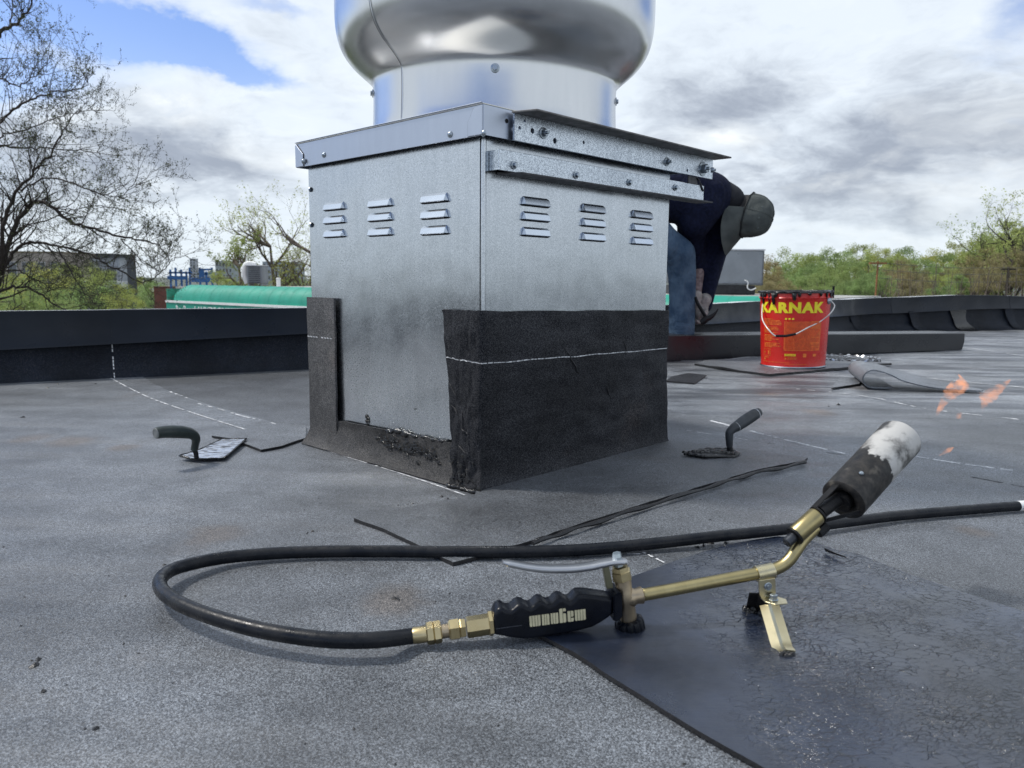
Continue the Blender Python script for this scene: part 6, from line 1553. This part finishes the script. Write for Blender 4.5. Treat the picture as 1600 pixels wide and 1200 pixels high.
# shoes
for cx, cy in ((wp(1063, 540).x + .03, YP + .05), (wp(974, 540).x + .03, YP + .26)):
    part('boot', bake(MB().box((cx - .10, cy - .05, gz + .001), (cx + .17, cy + .05, gz + .09)).me(bevel=.03, seg=3), []), simple('boot_leather' + str(len(MATS)), (.03, .022, .018), .6), wk, smooth=50)
# head: face looks down, crown to the right
hd = wp(1166, 335, .02); crownd = Vector((.84, -.46, -.20)).normalized(); faced = Vector((-.24, -.16, -.97)); faced = (faced - crownd * faced.dot(crownd)).normalized(); rightd = crownd.cross(faced).normalized()
def hp_(c, f_, r_): return hd + crownd * c + faced * f_ + rightd * r_
v, f = [], []; n1, n2 = 20, 28
for i in range(n1 + 1):
    ph = math.pi * i / n1
    for j in range(n2):
        a = 2 * math.pi * j / n2; c = -math.cos(ph) * .118; s = math.sin(ph); ff = math.cos(a) * s * .098; rr_ = math.sin(a) * s * .078
        if c < -.02: ff *= .88; rr_ *= .86
        if c < -.03 and ff > 0: ff += .012 * s
        v.append(hp_(c, ff, rr_))
for i in range(n1):
    for j in range(n2): a, b = i * n2 + j, i * n2 + (j + 1) % n2; f.append((a, b, b + n2, a + n2))
head = part('head', mesh(v, f), skin_m, wk, smooth=180)
part('nose', MB().lathe([(0, .028), (.008, .024), (.016, .0), (.014, -.02)], 12, axis_m(hp_(-.035, .085, 0), faced * .8 - crownd * .6)).me(), skin_m, head, smooth=180)
for s_ in (-1, 1):
    part('ear', MB().lathe([(0, .012), (.018, .010), (.030, .0), (.02, -.006)], 14, axis_m(hp_(-.025, -.008, s_ * .072), rightd * s_ + faced * -.3) @ Matrix.Diagonal((.6, 1, 1, 1))).me(), skin_m, head, smooth=180)
    part('eye', MB().lathe([(0, .010), (.008, .006), (.011, 0)], 12, axis_m(hp_(-.005, .080, s_ * .031), faced)).me(), simple('eye_white' + str(len(MATS)), (.7, .7, .7), .3), head, smooth=180)
part('mouth', MB().tube([hp_(-.075, .072, -.022), hp_(-.076, .083, 0), hp_(-.075, .072, .022)], .004, 6).me(), simple('lips', (.28, .10, .09), .5), head)
part('hair', MB().lathe([(.080, -.04), (.086, .0), (.086, .03)], 24, axis_m(hd - faced * .01, crownd) @ Matrix.Diagonal((1, 1.1, 1, 1))).me(), simple('dark_hair', (.012, .010, .009), .7, nsc=90), head, smooth=180)
# cap: crown dome, six panels, band, long bill, button and eyelets
v, f = [], []; n1, n2 = 14, 48; CH, CRf, CRr = .135, .120, .104
def cap_pt(t, a, o=0.0):
    ph = t * math.pi / 2; pr_ = math.cos(ph) ** .72; seamk = 1 + .012 * abs(math.cos(a * 3)) - .006; wr = nz(math.cos(a) * 1.2, math.sin(a) * 1.2, t * 1.6, 2.3) * .010 * (1 - t)
    return hp_(.005 + math.sin(ph) * CH + o * math.sin(ph), math.cos(a) * (CRf * pr_ * seamk + wr + o * math.cos(ph)), math.sin(a) * (CRr * pr_ * seamk + wr + o * math.cos(ph)))
for i in range(n1 + 1):
    for j in range(n2): v.append(cap_pt(i / n1 * .995, 2 * math.pi * j / n2))
for i in range(n1):
    for j in range(n2): a, b = i * n2 + j, i * n2 + (j + 1) % n2; f.append((a, b, b + n2, a + n2))
f.append(tuple(n1 * n2 + j for j in range(n2)))
cp = part('cap', mesh(v, f), capc_m, wk, smooth=180)
mb = MB()
for k in range(6):
    a = math.pi * (k + .5) / 3; mb.tube([cap_pt(i / 12 * .97, a, .001) for i in range(13)], .0016, 5)
part('panel_seam', mb.me(), capc_m, cp)
for a, t in ((-1.25, .42), (-1.85, .42), (-.7, .45), (1.3, .42)): part('eyelet', MB().lathe([(.0018, .001), (.004, .0018), (.0055, 0)], 12, axis_m(cap_pt(t, a, .001), (cap_pt(t, a, .01) - cap_pt(t, a)))).me(), simple('eyelet_thread' + str(len(MATS)), (.10, .12, .115), .8), cp)
part('button', MB().lathe([(0, .006), (.007, .004), (.009, 0)], 12, axis_m(cap_pt(.995, 0), crownd)).me(), capc_m, cp, smooth=60)
mb = MB(); mb.tube([cap_pt(0.02, 2 * math.pi * j / 40, .001) for j in range(41)], .0045, 6); part('band', mb.me(), simple('dark_band', (.012, .014, .014), .9), cp, smooth=180)
v, f = [], []; n1, n2 = 10, 24
for i in range(n1 + 1):
    for j in range(n2 + 1):
        a = -1.62 + 3.24 * j / n2; t = i / n1; reach = .115 * (math.cos(a * .92) ** .35 if math.cos(a * .92) > 0 else 0)
        base = Vector((0, math.cos(a) * CRf, math.sin(a) * CRr)); ff = base.y + t * reach * (.35 + .65 * math.cos(a)); rr_ = base.z + t * reach * .35 * math.sin(a)
        v.append(hp_(.004 - t * .045 - .030 * (rr_ / CRr) ** 2 * t, ff, rr_))
for i in range(n1):
    for j in range(n2): k = i * (n2 + 1) + j; f.append((k, k + 1, k + n2 + 2, k + n2 + 1))
part('bill', bake(mesh(v, f), [('SOLIDIFY', dict(thickness=.004, offset=0))]), capc_m, cp, smooth=60)
# neck flap of the cap and collar of the sweater
skin('collar', [(wp(1124, 304, .03), .085), (wp(1140, 312, .02), .080), (wp(1148, 320, .02), .066)], [(0, 1), (1, 2)], simple('dark_collar', (.008, .009, .014), .9), wk)
# gloved hands with separate fingers holding the hammer
def hand(c, d, palmn, name, curl=.9):
    d = d.normalized(); palmn = (palmn - d * palmn.dot(d)).normalized(); s = d.cross(palmn).normalized()
    J2 = [(c, .026), (c + d * .035, .030), (c + d * .075, .030)]; Bn = [(0, 1), (1, 2)]
    h = skin(name, [(c - d * .03, .036), (c, .032)] + [(c + d * .035 + s * q, .020) for q in (-.024, 0, .024)] + [(c + d * .072 + s * q, .017) for q in (-.028, 0, .028)], [(0, 1), (1, 2), (1, 3), (1, 4), (2, 5), (3, 6), (4, 7), (5, 6), (6, 7), (2, 3), (3, 4)], glove_m, wk, vox=.005, smooth_n=6)
    for k, (o_, L_) in enumerate(((-.030, .060), (-.010, .070), (.011, .066), (.031, .052))):
        b = c + d * .075 + s * o_; a = curl * .5; d1 = (d * math.cos(a) + palmn * math.sin(a)); d2 = (d * math.cos(a + curl) + palmn * math.sin(a + curl)); d3 = (d * math.cos(a + curl * 1.8) + palmn * math.sin(a + curl * 1.8))
        p1 = b + d1 * L_ * .45; p2 = p1 + d2 * L_ * .32; p3 = p2 + d3 * L_ * .25
        part('finger', MB().tube(catmull([b - d * .015, b, p1, p2, p3], 3), [.0115] * 9 + [.0105] * 3 + [.007], 10).me(), glove_m, h, smooth=180)
    b = c + d * .03 + s * -.034; p1 = b + (d * .5 - s * .6 + palmn * .5).normalized() * .035; p2 = p1 + (d * .7 + palmn * .7).normalized() * .03
    part('thumb', MB().tube(catmull([b, p1, p2], 4), [.013] * 7 + [.011, .008], 10).me(), glove_m, h, smooth=180)
    return h
hand(wp(1088, 472, .10), Vector((.03, -.02, -1)), Vector((1, .2, 0)), 'glove', .7)
hand(wp(1099, 476, .10), Vector((-.35, -.1, -1)), Vector((-1, -.6, 0)), 'glove', .8)
hm_ = thing('hammer', 'dark curved claw tool held in the gloved hands of the worker', 'hammer', tuple(wp(1100, 498, -.07)))
part('shaft', MB().tube([wp(1086, 464, -.02), wp(1090, 474, -.02), wp(1102, 494, -.02)], [.009, .009, .010], 10).me(), soot_m, hm_, smooth=60)
part('claw', MB().tube(catmull([wp(1096, 505, -.07), wp(1103, 499, -.07), wp(1110, 496, -.07), wp(1117, 490, -.07), wp(1122, 483, -.07)], 4), [.015, .017, .018, .019, .018, .016, .015, .014, .013, .012, .011, .009, .008, .006, .005, .004, .003][:17], 8).me(), soot_m, hm_, smooth=60)
print('script done')
